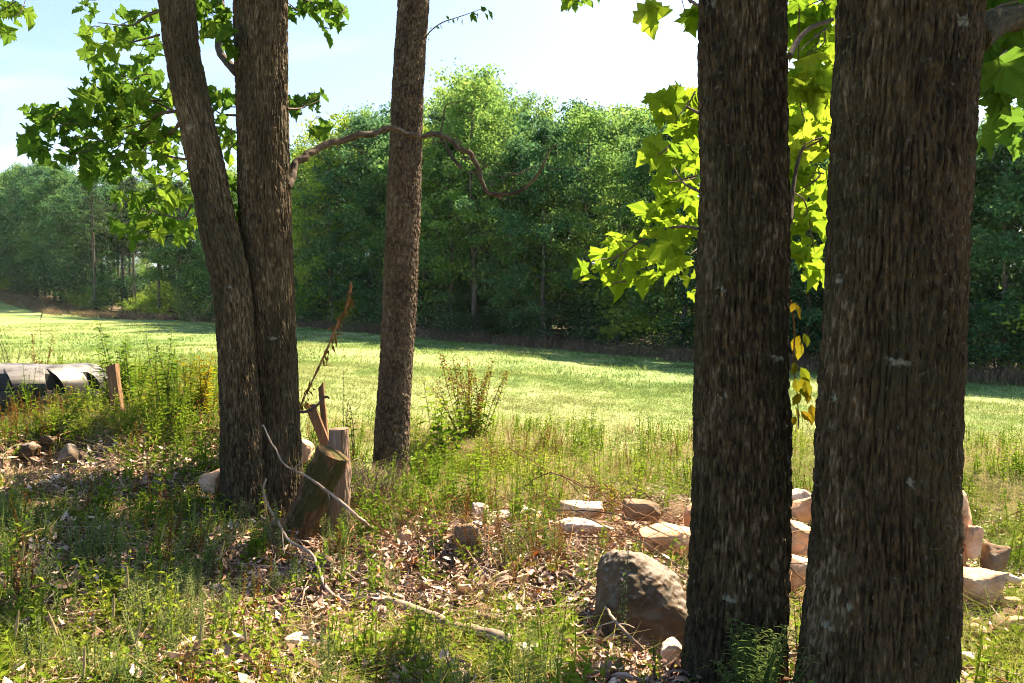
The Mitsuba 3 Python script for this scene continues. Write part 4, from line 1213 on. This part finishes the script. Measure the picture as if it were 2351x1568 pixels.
def proto(name, meshes, mat):
    for k, m in enumerate(meshes):
        group(f'{name}{k}', {'blades': plyuv(m, mat)})
    PRO[name] = [f'{name}{k}' for k in range(len(meshes))]


proto('turf_tuft', [tuft(40 + k, 60, .085, .30, .0038, 1.1, .9) for k in range(4)], 'grass_meadow')
proto('turf_far', [tuft(50 + k, 80, .12, .80, .008, 1.1, .9) for k in range(3)], 'grass_meadow')
proto('bank_tuft', [tuft(60 + k, 18, .19, .08, .0021, 1.3, 1.0) for k in range(5)], 'grass_bank')
proto('dry_tuft', [tuft(70 + k, 22, .26, .14, .0016, 1.6, .9) for k in range(4)], 'grass_dry')
proto('edge_tuft', [tuft(80 + k, 34, .62, .50, .009, .8, .6) for k in range(4)], 'grass_edge')
proto('leafy', [sprig(90 + k, .22, 3, 9, .060, .42) for k in range(5)], 'weed_green')
proto('low_leafy', [sprig(100 + k, .09, 4, 5, .055, .62, spread=.09) for k in range(4)], 'weed_green')
proto('tall_leafy', [sprig(110 + k, .50, 3, 20, .075, .30, lean=.2) for k in range(4)], 'weed_green')
proto('feathery', [sprig(120 + k, .24, 4, 40, .032, .22, spread=.08, droop=0) for k in range(5)], 'weed_silver')
proto('rusty', [sprig(130 + k, .26, 3, 22, .030, .4, spread=.08) for k in range(4)], 'weed_rust')
proto('litter', [litter(140 + k) for k in range(6)] + [litter(150 + k, 26, .27, .062) for k in range(3)], 'leaf_litter_mat')


def scatter(name, pro, xy, s0, s1, g, up=.6, sink=0.0):
    """One copy of a prototype at each place, standing partly along the ground's slope."""
    x, y = xy[:, 0], xy[:, 1]
    z = gz(x, y)
    e = .06
    nx, ny = (gz(x - e, y) - gz(x + e, y)) / (2 * e), (gz(x, y - e) - gz(x, y + e)) / (2 * e)
    ms = []
    for k in range(len(x)):
        Rm = tilt(np.array([nx[k] * up, ny[k] * up, 1.0]) + g.normal(0, .05, 3)) @ rotz(g.uniform(0, 6.28))
        ms.append((PRO[pro][int(g.integers(len(PRO[pro])))], M4(Rm * g.uniform(s0, s1), [x[k], y[k], z[k] - sink])))
    for gname, m in ms:
        instances(name, gname, [m])


def places(n, r0, r1, fn, g, half=42, wall=.9):
    """n candidate places in the wedge ahead, kept with the chance fn(u, v, x, y) of the spot seen at (u, v)."""
    r = np.sqrt(g.uniform(r0 ** 2, r1 ** 2, n))
    a = np.radians(g.uniform(-half, half, n))
    x, y = np.sin(a) * r, np.cos(a) * r
    u, v = V(np.stack([x, y, gz(x, y)], -1))
    keep = g.uniform(0, 1, n) < fn(u, v, x, y) * (1 - wall * wall_area(u, v)) * (1 - wall * thin(u, v))
    return np.stack([x, y], 1)[keep]


def blob(u, v, cu, cv, ru, rv):
    return np.exp(-((u - cu) / ru) ** 2 - ((v - cv) / rv) ** 2)


def patchy(x, y, f, seed, lo=.4, hi=.62):
    return sstep(lo, hi, meshkit.fbm(np.stack([x * f, y * f, 0 * x], -1), 3, seed))


def box(u, v, u0, u1, v0, v1, soft=40):
    return sstep(u0 - soft, u0 + soft, u) * (1 - sstep(u1 - soft, u1 + soft, u)) * sstep(v0 - soft, v0 + soft, v) * (1 - sstep(v1 - soft, v1 + soft, v))


def wall_area(u, v):
    return np.clip(box(u, v, 1280, 1620, 1150, 1300, 30) + .85 * box(u, v, 1790, 2340, 1190, 1470, 30) + box(u, v, 1385, 1580, 1380, 1520, 25), 0, 1)


def thin(u, v):
    """Where few weeds stand: the hollows, the leaf litter, before the boulder."""
    return np.clip(box(u, v, -50, 250, 1020, 1100, 25) + .8 * box(u, v, 490, 740, 1130, 1225, 25) + .8 * box(u, v, 845, 945, 1050, 1135, 20) + .65 * box(u, v, 520, 1280, 1320, 1480, 40) + box(u, v, 900, 1080, 1250, 1330, 30) + box(u, v, 1330, 1620, 1380, 1800, 40), 0, 1)


def litter_area(u, v):
    return np.clip(.9 * box(u, v, 480, 1500, 1285, 1510, 40) * (1 - .75 * blob(u, v, 1250, 1490, 220, 60)) + .06 * box(u, v, 1780, 2400, 1150, 1600, 40) + .45 * box(u, v, 130, 500, 1030, 1190, 40) + .35 * box(u, v, 700, 1400, 1200, 1290, 25) + .30 * left_grass(u, v) + .3 * bottom(u, v) + .25 * left_bank(u, v), 0, 1)


def rough_area(u, v):
    return sstep(960, 1040, v + (u - 1300) * -.02) * (1 - sstep(1190, 1260, v)) * sstep(640, 760, u)


def left_bank(u, v):
    return (1 - sstep(500, 700, u)) * sstep(790, 870, v) * (1 - sstep(1010, 1110, v))


def left_grass(u, v):
    return (1 - sstep(520, 720, u)) * sstep(1130, 1210, v)


def bottom(u, v):
    return sstep(1420, 1530, v + 60 * np.sin(u / 140)) * (1 - sstep(1500, 1650, u))


gG = np.random.default_rng(77)
for nm, lab in (('meadow_grass', 'short bright green grass and clover of the meadow'), ('bank_grass', 'thin green grass blades on the bank in the foreground'),
                ('dry_grass', 'straw coloured dry grass where the bank meets the meadow'), ('edge_grass', 'tall brown dry grass strip along the foot of the treeline'),
                ('weeds', 'low yellow green leafy weeds covering the bank'), ('feathery_weeds', 'grey green feathery weeds in the foreground'), ('rusty_weeds', 'withered rusty weeds among the green'),
                ('leaf_litter', 'curled pinkish brown fallen leaves covering the ground')):
    tag(nm, lab, {'leaf_litter': 'leaves', 'weeds': 'weeds', 'feathery_weeds': 'weeds', 'rusty_weeds': 'weeds'}.get(nm, 'grass'), None, 'stuff')

mead = lambda u, v, x, y: (np.hypot(x, y) > 6.2) * (beyond(x, y) < -.5)  # noqa: E731
scatter('meadow_grass', 'turf_tuft', places(5200, 6.0, 19, lambda u, v, x, y: mead(u, v, x, y) * 1.0, gG, 38), .7, 1.25, gG)
scatter('meadow_grass', 'turf_far', places(3600, 17, 60, lambda u, v, x, y: mead(u, v, x, y) * np.clip(26 / np.hypot(x, y), 0, 1), gG, 38), .8, 1.3, gG)
x_ = []
for k in range(2000):
    s_ = gG.uniform(0, total)
    p_, n_ = edge_at(s_)
    wd = 1.7 if s_ > along[4] else 5.0
    x_.append(p_ + n_ * gG.uniform(-wd, .8))
scatter('edge_grass', 'edge_tuft', np.array(x_), .6, 1.25, gG)
scatter('leaf_litter', 'litter', places(5200, 2.3, 8, lambda u, v, x, y: np.clip(litter_area(u, v) * 1.0 + .10 * (v > 1100) * (u < 1750), 0, 1) * (v > 1000), gG, 42, 0), .8, 1.3, gG, 1.0)
scatter('bank_grass', 'bank_tuft', places(14000, 2.3, 9, lambda u, v, x, y: np.clip(.70 * left_grass(u, v) + .5 * bottom(u, v) + .22 * left_bank(u, v) + .30 * rough_area(u, v) + .05 * (v > 1150)
                                                                                 + .5 * (u > 1800) * (v > 900), 0, 1) * patchy(x, y, 1.6, 5, .38, .58), gG), .5, 1.25, gG)
scatter('dry_grass', 'dry_tuft', places(13000, 2.6, 11, lambda u, v, x, y: np.clip(.9 * rough_area(u, v) + .35 * left_bank(u, v) + .16 * box(u, v, -50, 1600, 1080, 1600) + .3 * (u > 1780) * (v > 930) * (v < 1200), 0, 1) * (.25 + .75 * patchy(x, y, .9, 8)), gG), .35, .95, gG)
scatter('weeds', 'leafy', places(9000, 2.3, 11, lambda u, v, x, y: np.clip(.80 * left_bank(u, v) + .12 * left_grass(u, v) + .22 * bottom(u, v) + .24 * box(u, v, 200, 1500, 1050, 1500) + .30 * rough_area(u, v) + .35 * blob(u, v, 1000, 1130, 130, 60)
                                                                        + .1 * (u > 2150) * (v > 900) + .25 * box(u, v, 1180, 1560, 1160, 1290, 30) + .04 * (v > 1100), 0, 1) * patchy(x, y, 2.1, 15, .32, .58), gG), .7, 1.7, gG)
scatter('weeds', 'low_leafy', places(7000, 2.3, 8, lambda u, v, x, y: np.clip(.4 * left_bank(u, v) + .22 * left_grass(u, v) + .42 * bottom(u, v) + .3 * rough_area(u, v) + .30 * litter_area(u, v) + .22 * (v > 1080), 0, 1)
                                     * patchy(x, y, 2.6, 25, .30, .6), gG), .6, 1.4, gG)
scatter('weeds', 'tall_leafy', places(1500, 5.4, 12, lambda u, v, x, y: np.clip(.75 * left_bank(u, v) + .16 * rough_area(u, v), 0, 1) * patchy(x, y, 1.5, 35), gG), .5, 1.1, gG)
scatter('feathery_weeds', 'feathery', places(6500, 2.3, 6.5, lambda u, v, x, y: np.clip(.38 * left_grass(u, v) + .48 * bottom(u, v) + .12 * box(u, v, 500, 1500, 1200, 1500) + .2 * left_bank(u, v) + .03 * (v > 1150), 0, 1)
                                            * patchy(x, y, 1.9, 45, .40, .6), gG), .5, 1.2, gG)
scatter('rusty_weeds', 'rusty', places(6500, 2.6, 11, lambda u, v, x, y: np.clip(.35 * left_bank(u, v) + .20 * box(u, v, 50, 1500, 1020, 1420) + .16 * rough_area(u, v) + .12 * left_grass(u, v) + .15 * bottom(u, v), 0, 1) * patchy(x, y, 1.7, 55), gG), .6, 1.3, gG)
scatter('weeds', 'tall_leafy', places(2500, 6.0, 7.6, lambda u, v, x, y: box(u, v, -80, 235, 925, 1000, 15) * .5, gG, 42, 0), .45, .8, gG)
# fallen twigs too small and many to count
tw = Mesh()
for x, y in places(4500, 2.5, 7, lambda u, v, x, y: np.clip(.5 * litter_area(u, v) + .8 * box(u, v, 700, 1560, 1150, 1400, 30) + .05, 0, 1), gG, 42, .2):
    L, a, r = gG.uniform(.10, .70), gG.uniform(0, 6.28), gG.uniform(.0015, .0055)
    d = np.array([math.cos(a), math.sin(a)]) * L / 2
    q = np.array([[x - d[0], y - d[1], 0], [x + gG.normal(0, .02), y + gG.normal(0, .02), 0], [x + d[0], y + d[1], 0]])
    q[:, 2] = gz(q[:, 0], q[:, 1]) + gG.uniform(.01, .10, 3)
    tw.add(*tube(spline(q, 6), np.linspace(r, r * .5, 6), 4))
tg = Mesh()
for x, y in places(4200, 3.4, 7.5, lambda u, v, x, y: np.clip(.8 * box(u, v, 830, 1620, 1180, 1340, 30) + .35 * left_bank(u, v) + .4 * box(u, v, 680, 900, 1130, 1230, 30) + .4 * box(u, v, 1790, 2300, 1150, 1450, 40), 0, 1), gG, 42, 0):
    L, a, r = gG.uniform(.15, .75), gG.uniform(0, 6.28), gG.uniform(.0018, .0042)
    d = np.array([math.cos(a), math.sin(a), gG.normal(0, .45)]) * L / 2
    z0 = float(gz(x, y)) + gG.uniform(.02, .17)
    c = np.array([x, y, z0])
    tg.add(*tube(spline([c - d, c + gG.normal(0, .05, 3), c + d], 6), np.linspace(r, r * .5, 6), 3))
solo('dead_stems', tg.mesh(), 'stem_rust', 'tangle of thin dry brown stems over the bank and the wall', 'dead stems', None, 'stuff', uv=tg.uv())
solo('fallen_twigs', tw.mesh(), 'twig_pale', 'thin fallen twigs strewn over the leaf litter', 'twigs', None, 'stuff', uv=tw.uv())

# ------------------------------------------------------------------ single plants one can point to
def on_ground(px, py, lift):
    """The place whose point lift metres above the ground is seen at (px, py)."""
    for Y in np.linspace(2.4, 14, 240):
        q = P(px, py, Y)
        if q[2] - gz(q[0], q[1]) < lift:
            break
    return q


def weed(name, label, px, base_py, top_py, Y, stems, leaves, size, wide, mat, spread, seed, cat='plant', taper=.5, droop=.3, start=.15, lean=.15, grp=None, stem_mat='twig_dark', tips=None, fan=None):
    g = np.random.default_rng(seed)
    b0 = P(px, base_py, Y)
    b0[2] = min(b0[2], float(gz(b0[0], b0[1]))) - .02
    H = float(P(px, top_py, Y)[2] - b0[2])
    key = thing(name, label, cat, grp)
    lf, tp = Mesh(), Mesh()
    for s in range(stems):
        a = g.uniform(0, 6.28)
        q = g.uniform(0, 1)
        b = b0 + np.array([math.cos(a), math.sin(a), 0]) * spread * .25 * q
        hh = H * (1 if s == 0 else g.uniform(.5, .98))
        e = b0 + np.array([math.cos(a) * spread * q, math.sin(a) * spread * q, hh]) + g.normal(0, lean * .3 * hh, 3) * [1, 1, 0]
        path = spline([b, (b + e) / 2 + g.normal(0, .03 * hh, 3), e], 10)
        part(key, 'stem', *(lambda t: ((t[0], t[1]), stem_mat, True, t[2]))(tube(path, np.linspace(.0055, .0018, 10) * (.6 + .6 * H), 5)))
        n = max(3, int(leaves * g.uniform(.8, 1.2)))
        t = np.linspace(start, 1, n)
        c = np.stack([np.interp(t * 9, np.arange(10), path[:, j]) for j in range(3)], 1)
        az = np.arange(n) * 2.4 + g.uniform(0, 6)
        d = np.stack([np.cos(az), np.sin(az), g.uniform(-.3, .7, n) - droop], 1)
        nn = np.stack([-np.cos(az) * .4, -np.sin(az) * .4, np.ones(n)], 1) + g.normal(0, .25, (n, 3))
        L = size * (1 - taper * t) * g.uniform(.7, 1.2, n)
        for c_, n_, d_, l_ in zip(c, nn, d, L):
            c_, n_, d_ = c_, n_ / np.linalg.norm(n_), d_ / np.linalg.norm(d_)
            d_ = d_ - n_ * (d_ @ n_)
            d_ /= np.linalg.norm(d_)
            w_ = np.cross(n_, d_) * wide * l_ * .5
            sag = np.array([0, 0, -.18 * l_])
            v = np.array([c_, c_ + d_ * l_ * .35 + w_ + n_ * l_ * .08, c_ + d_ * l_ * .35, c_ + d_ * l_ * .35 - w_ + n_ * l_ * .08, c_ + d_ * l_ * .7 + w_ * .7 + sag * .4, c_ + d_ * l_ * .7 + sag * .5 - n_ * l_ * .03,
                          c_ + d_ * l_ * .7 - w_ * .7 + sag * .4, c_ + d_ * l_ + sag])
            lf.add(v, [(0, 2, 1), (0, 3, 2), (1, 2, 5), (1, 5, 4), (2, 3, 6), (2, 6, 5), (4, 5, 7), (5, 6, 7)], (g.uniform(0, 1), .5))
        if tips:
            n2 = tips[0]
            t2 = g.uniform(tips[1], 1.0, n2)
            c2 = np.stack([np.interp(t2 * 9, np.arange(10), path[:, j]) for j in range(3)], 1) + g.normal(0, tips[3], (n2, 3))
            tp.add(*diamonds(c2, unit(g, n2), unit(g, n2) + [0, 0, .5], tips[2] * g.uniform(.6, 1.3, n2), .7, None, .3))
    tag(part(key, 'leaves', lf.mesh(), mat, False, lf.uv()), None, None, None, 'stuff')
    if tips:
        tag(part(key, 'seed_heads', tp.mesh(), tips[4], False, tp.uv()), None, None, None, 'stuff')
    return key


weed('tall_weed', 'tall dark leafy weed standing against the meadow behind the square post', 300, 955, 738, 7.0, 8, 44, .12, .30, 'leaf_maple', .26, 1, taper=.35, start=.3)
weed('tall_weed', 'bent bushy weed just right of the tyre, arching over the square post', 255, 960, 800, 6.9, 6, 40, .11, .32, 'leaf_maple', .20, 2, taper=.3, start=.2, lean=.4)
weed('tall_weed', 'thin tall weed halfway between the square post and the twin trunks', 388, 960, 755, 7.0, 6, 36, .11, .30, 'leaf_maple', .18, 3, taper=.3)
weed('tall_weed', 'orange tinged leafy weed left of the twin trunks', 455, 960, 810, 6.8, 8, 34, .10, .34, 'leaf_creeper', .22, 4, taper=.3)
weed('tall_weed', 'pale spindly weed behind the tyre at the left edge', 35, 850, 750, 8.6, 5, 22, .05, .25, 'weed_silver', .30, 6)
weed('dock_plant', 'rusty brown seed stalks rising behind the tyre', 90, 850, 765, 8.6, 6, 8, .10, .2, 'weed_green', .30, 5, stem_mat='stem_rust', tips=(70, .35, .022, .012, 'weed_rust'), lean=.5)
weed('dock_plant', 'dry brown branching seed plant standing in front of the meadow in the middle', 1085, 965, 800, 9.0, 24, 30, .15, .42, 'weed_green', .55, 7, stem_mat='stem_rust', tips=(50, .55, .028, .020, 'weed_rust'), taper=.65, start=.05)
weed('leafy_plant', 'bright green broad leaved sapling left of the dry brown seed plant', 1015, 1100, 880, 8.0, 7, 22, .16, .48, 'leaf_maple_bright', .36, 8, taper=.3)
weed('leafy_plant', 'green plant low on the right of the scaly trunk', 965, 1190, 1010, 6.6, 7, 15, .13, .42, 'weed_green', .28, 9, taper=.35)
weed('leafy_plant', 'upright plant with paired pointed leaves right of the small low green plant', 1092, 1180, 1042, 5.8, 2, 20, .13, .40, 'leaf_maple_bright', .07, 10, taper=.35)
weed('leafy_plant', 'spreading leafy plant just above the small round white stone', 1040, 1175, 1095, 5.7, 9, 14, .11, .45, 'weed_green', .30, 11, taper=.35)
weed('leafy_plant', 'ferny green plant standing alone in the rough grass near the middle right', 1362, 1045, 930, 9.3, 2, 26, .10, .25, 'weed_green', .08, 12, taper=.4)
weed('leafy_plant', 'green yellow plant drooping beside the blocky brown stone', 1450, 1140, 1070, 6.3, 2, 12, .11, .36, 'weed_green', .08, 13, droop=.9)
weed('leafy_plant', 'plant with drooping leaves near the dry bramble stems', 1400, 1160, 1085, 6.1, 3, 10, .09, .3, 'leaf_creeper', .10, 14, droop=.9)
weed('leafy_plant', 'small green plant among the stones in the lower right corner', 2272, 1490, 1425, 3.75, 6, 12, .06, .36, 'weed_green', .10, 15)
weed('leafy_plant', 'leafy sprig standing at the foot of the boulder', 1505, 1545, 1465, 3.1, 3, 10, .05, .45, 'weed_green', .05, 16)
weed('leafy_plant', 'small blue green plant growing over the grey stones at the bottom', 1262, 1562, 1500, 3.02, 6, 12, .055, .34, 'weed_silver', .07, 17)
weed('leafy_plant', 'bright leafy plant at the bottom of the gap between the dark trunks', 1838, 1560, 1370, 3.5, 5, 12, .07, .5, 'weed_green', .05, 18)
weed('leafy_plant', 'tall green plant beside the dead rusty stalk', 812, 1000, 850, 7.0, 4, 14, .11, .35, 'weed_green', .14, 19)
weed('seed_spike', 'slender green spike of seeds in front of the boulder face', 1428, 1500, 1255, 3.3, 2, 14, .03, .3, 'weed_silver', .05, 20, tips=(60, .45, .012, .008, 'weed_silver'))
weed('mugwort', 'wispy grey green plant at the foot of the straight dark trunk', 1735, 1600, 1415, 2.75, 40, 30, .05, .10, 'weed_silver', .13, 21, stem_mat='weed_silver', taper=.2, lean=.5)
for px, py, s, lab in ((90, 1560, 31, 'spiky seed stalks in the bottom left corner'), (60, 1400, 32, 'purple brown seed stalks near the left edge in the grass'), (640, 1300, 33, 'pale seed spikes growing at the foot of the mossy stump'),
                       (320, 1460, 34, 'upright seed spike plant in the shaded grass at left'), (390, 1490, 35, 'yellowish seed spike plant right of the shaded one'), (215, 1310, 36, 'thin seed spikes at the upper edge of the shaded grass')):
    c = G(px, py)
    weed('seed_spikes', lab, px, py, py - 150, c[1], 6, 14, .035, .3, 'weed_silver', .10, s, tips=(60, .4, .013, .007, 'weed_rust' if s == 32 else 'weed_silver'), lean=.35)
bushy = thing('dead_bush', 'pale bare twiggy dead bush at the foot of the scaly trunk', 'bush')
gB = np.random.default_rng(15)
for k in range(46):
    b = P(gB.uniform(835, 905), gB.uniform(1160, 1185), gB.uniform(5.7, 6.0))
    e = P(gB.uniform(795, 935), gB.uniform(1050, 1150), gB.uniform(5.7, 6.2))
    t = Mesh().add(*tube(spline([b, (b + e) / 2 + gB.normal(0, .03, 3), e], 7), np.linspace(.0042, .002, 7), 4))
    for j in range(9):
        q = b + (e - b) * gB.uniform(.4, 1)
        t.add(*tube([q, q + unit(gB, 1)[0] * .09 + [0, 0, .03]], [.0024, .0014], 3))
    scene[numbered(bushy + '__twig')] = mikit.ply(t.mesh(), 'twig_pale', smooth=True, uv=t.uv())
FOX = ((50, 1288, 'big yellow foxtail at the left edge'), (369, 1243, 'foxtail rising in the shade left of the twin trunks'), (504, 1285, 'pale foxtail at the edge of the leaf litter'),
       (294, 1352, 'foxtail among the shaded seed spikes'), (133, 1462, 'plump pinkish foxtail standing straight at lower left'), (35, 1464, 'round fuzzy foxtail at lower left edge'),
       (260, 1422, 'small reddish foxtail in the lower left grass'), (310, 1479, 'yellow foxtail leaning right in the lower left grass'), (459, 1482, 'foxtail left of the flat pale slab'),
       (192, 1556, 'foxtail at the bottom edge, cut short by the frame'), (783, 1322, 'leaning straw foxtail over the leaf litter'), (821, 1372, 'foxtail just above the long fallen branch'),
       (566, 1478, 'foxtail in front of the flat pale slab'), (93, 735, 'tall thin foxtail against the meadow above the tyre'))
for px, py, lab in FOX:
    top = on_ground(px, py, .36) if py > 800 else P(px, py, 6.3)
    g = np.random.default_rng(px)
    lean = np.array([g.normal(0, .05), g.normal(0, .05), 0])
    b = top - lean - np.array([0, 0, .40 if py > 800 else float(top[2] - gz(top[0], top[1]))])
    key = thing('foxtail_grass', lab, 'grass stalk')
    sm = tube(spline([b, (b + top) / 2 - lean * .3, top], 10), np.linspace(.0018, .0012, 10), 4)
    part(key, 'stem', (sm[0], sm[1]), 'weed_green', True, sm[2])
    hd = Mesh()
    n = 420
    L = .085
    ax = np.array([lean[0] * 2 + g.normal(0, .2), lean[1] * 2, 1.0])
    ax /= np.linalg.norm(ax)
    t = g.uniform(0, 1, n)
    rad = .0095 * np.sin(np.pi * np.clip(t * .9 + .08, 0, 1)) ** .5
    q = unit(g, n)
    q -= ax * (q @ ax)[:, None]
    hd.add(*diamonds(top + ax * (t * L)[:, None] + q * rad[:, None] * .5, q, q + ax * .8, .020, .2, None, 0))
    tag(part(key, 'seed_head', hd.mesh(), 'grass_dry', False, hd.uv()), None, None, None, 'stuff')
# creeper in the gap between the two dark trunks
cr = thing('creeper_vine', 'creeper with yellow and orange leaves hanging in the gap between the dark trunks', 'vine')
vm = tube(spline([P(*q) for q in ((1816, 690, 3.0), (1824, 760, 3.05), (1822, 840, 3.05), (1830, 900, 3.05), (1834, 985, 3.05))], 30), np.linspace(.004, .0025, 30), 5)
part(cr, 'stem', (vm[0], vm[1]), 'stem_rust', True, vm[2])
gV = np.random.default_rng(8)
for px, py, s in ((1826, 706, .06), (1832, 712, .06), (1828, 722, .06), (1836, 782, .09), (1846, 776, .08), (1842, 800, .09), (1828, 845, .09), (1838, 855, .10), (1850, 868, .11), (1848, 885, .09), (1826, 880, .08),
                  (1830, 905, .08), (1838, 915, .08), (1852, 905, .08), (1826, 945, .08), (1838, 955, .08), (1862, 940, .09), (1858, 955, .08), (1828, 968, .07)):
    c, l = P(px, py - 12, 3.05 + gV.normal(0, .05)), s * .82
    d = np.array([gV.normal(0, .5), gV.normal(0, .4), -1.0])
    n_ = np.array([gV.normal(0, .5), -.9, .5])
    for e in range(1):
        v = np.array([(0, 0, 0), (.22, .3, .05), (0, .3, 0), (-.22, .3, .05), (.26, .6, .03), (0, .62, -.03), (-.26, .6, .03), (0, 1, -.1)]) * l
        n_ /= np.linalg.norm(n_)
        d -= n_ * (d @ n_)
        d /= np.linalg.norm(d)
        Rm = np.stack([np.cross(d, n_), d, n_], 1)
        scene[numbered(cr + '__leaf')] = mikit.ply((v @ Rm.T + c, [(0, 2, 1), (0, 3, 2), (1, 2, 5), (1, 5, 4), (2, 3, 6), (2, 6, 5), (4, 5, 7), (5, 6, 7)]), 'leaf_creeper', smooth=False,
                                                    uv=np.full((8, 2), gV.uniform(0, 1)))
# leafy sprig on the scaly trunk, against the sky
limb(cherry, 'sprig', [(972, 92, 7.2), (990, 70, 7.15), (1015, 52, 7.1), (1050, 40, 7.05), (1085, 28, 7.0), (1112, 18, 7.0)], .007, .002)
gP = np.random.default_rng(4)
for px, py in ((985, 66), (1000, 60), (1010, 55), (1022, 50), (1024, 35), (1032, 44), (1040, 42), (1055, 40), (1062, 42), (1078, 30), (1082, 34), (1088, 25), (1097, 30), (1104, 14), (1112, 28), (1114, 16), (1120, 22), (985, 85), (978, 78)):
    s = .10 if px > 1070 else .055
    dd = diamonds([P(px, py, 7.05)], [unit(gP, 1)[0] + [0, -.6, .3]], [[gP.normal(.4, .6), gP.normal(0, .3), -.6]], s * gP.uniform(.8, 1.2), .5, np.array([gP.uniform(0, 1)]))
    scene[numbered(cherry + '__leaf')] = mikit.ply((dd[0], dd[1]), 'leaf_maple', smooth=False, uv=dd[2])
# a fallen treetop at the far side of the meadow
ft = thing('fallen_treetop', 'pale fallen treetop lying at the edge of the wood just left of the twin trunks', 'fallen tree')
gF = np.random.default_rng(12)
fo = Mesh()
for k in range(9):
    a, b = P(gF.uniform(425, 455), gF.uniform(738, 748), 57), P(gF.uniform(395, 500), gF.uniform(672, 722), 57 + gF.uniform(-1, 1))
    t = tube(spline([a, (a + b) / 2 + gF.normal(0, .2, 3), b], 8), np.linspace(.09, .02, 8), 5)
    part(ft, 'bough', (t[0], t[1]), 'twig_pale', True, t[2])
    q = a + (b - a) * gF.uniform(.3, 1.05, (90, 1)) + gF.normal(0, .25, (90, 3))
    fo.add(*diamonds(q, unit(gF, 90), unit(gF, 90), .28, .4))
tag(part(ft, 'foliage', fo.mesh(), 'weed_silver', False, fo.uv()), None, None, None, 'stuff')


# ------------------------------------------------------------------ thin summer haze, the whole place inside it
scene['air'] = {'type': 'homogeneous', 'albedo': {'type': 'rgb', 'value': [.95, .95, .95]}, 'sigma_t': {'type': 'rgb', 'value': [.000085, .0001, .00012]}}
scene['haze'] = {'type': 'cube', 'to_world': T().translate([0, 0, 20]).scale([460, 460, 38]), 'bsdf': {'type': 'null'}, 'interior': {'type': 'ref', 'id': 'air'}}
scene['camera']['medium'] = {'type': 'ref', 'id': 'air'}
tag('haze', 'thin bright summer haze over the meadow', None, None, 'stuff')
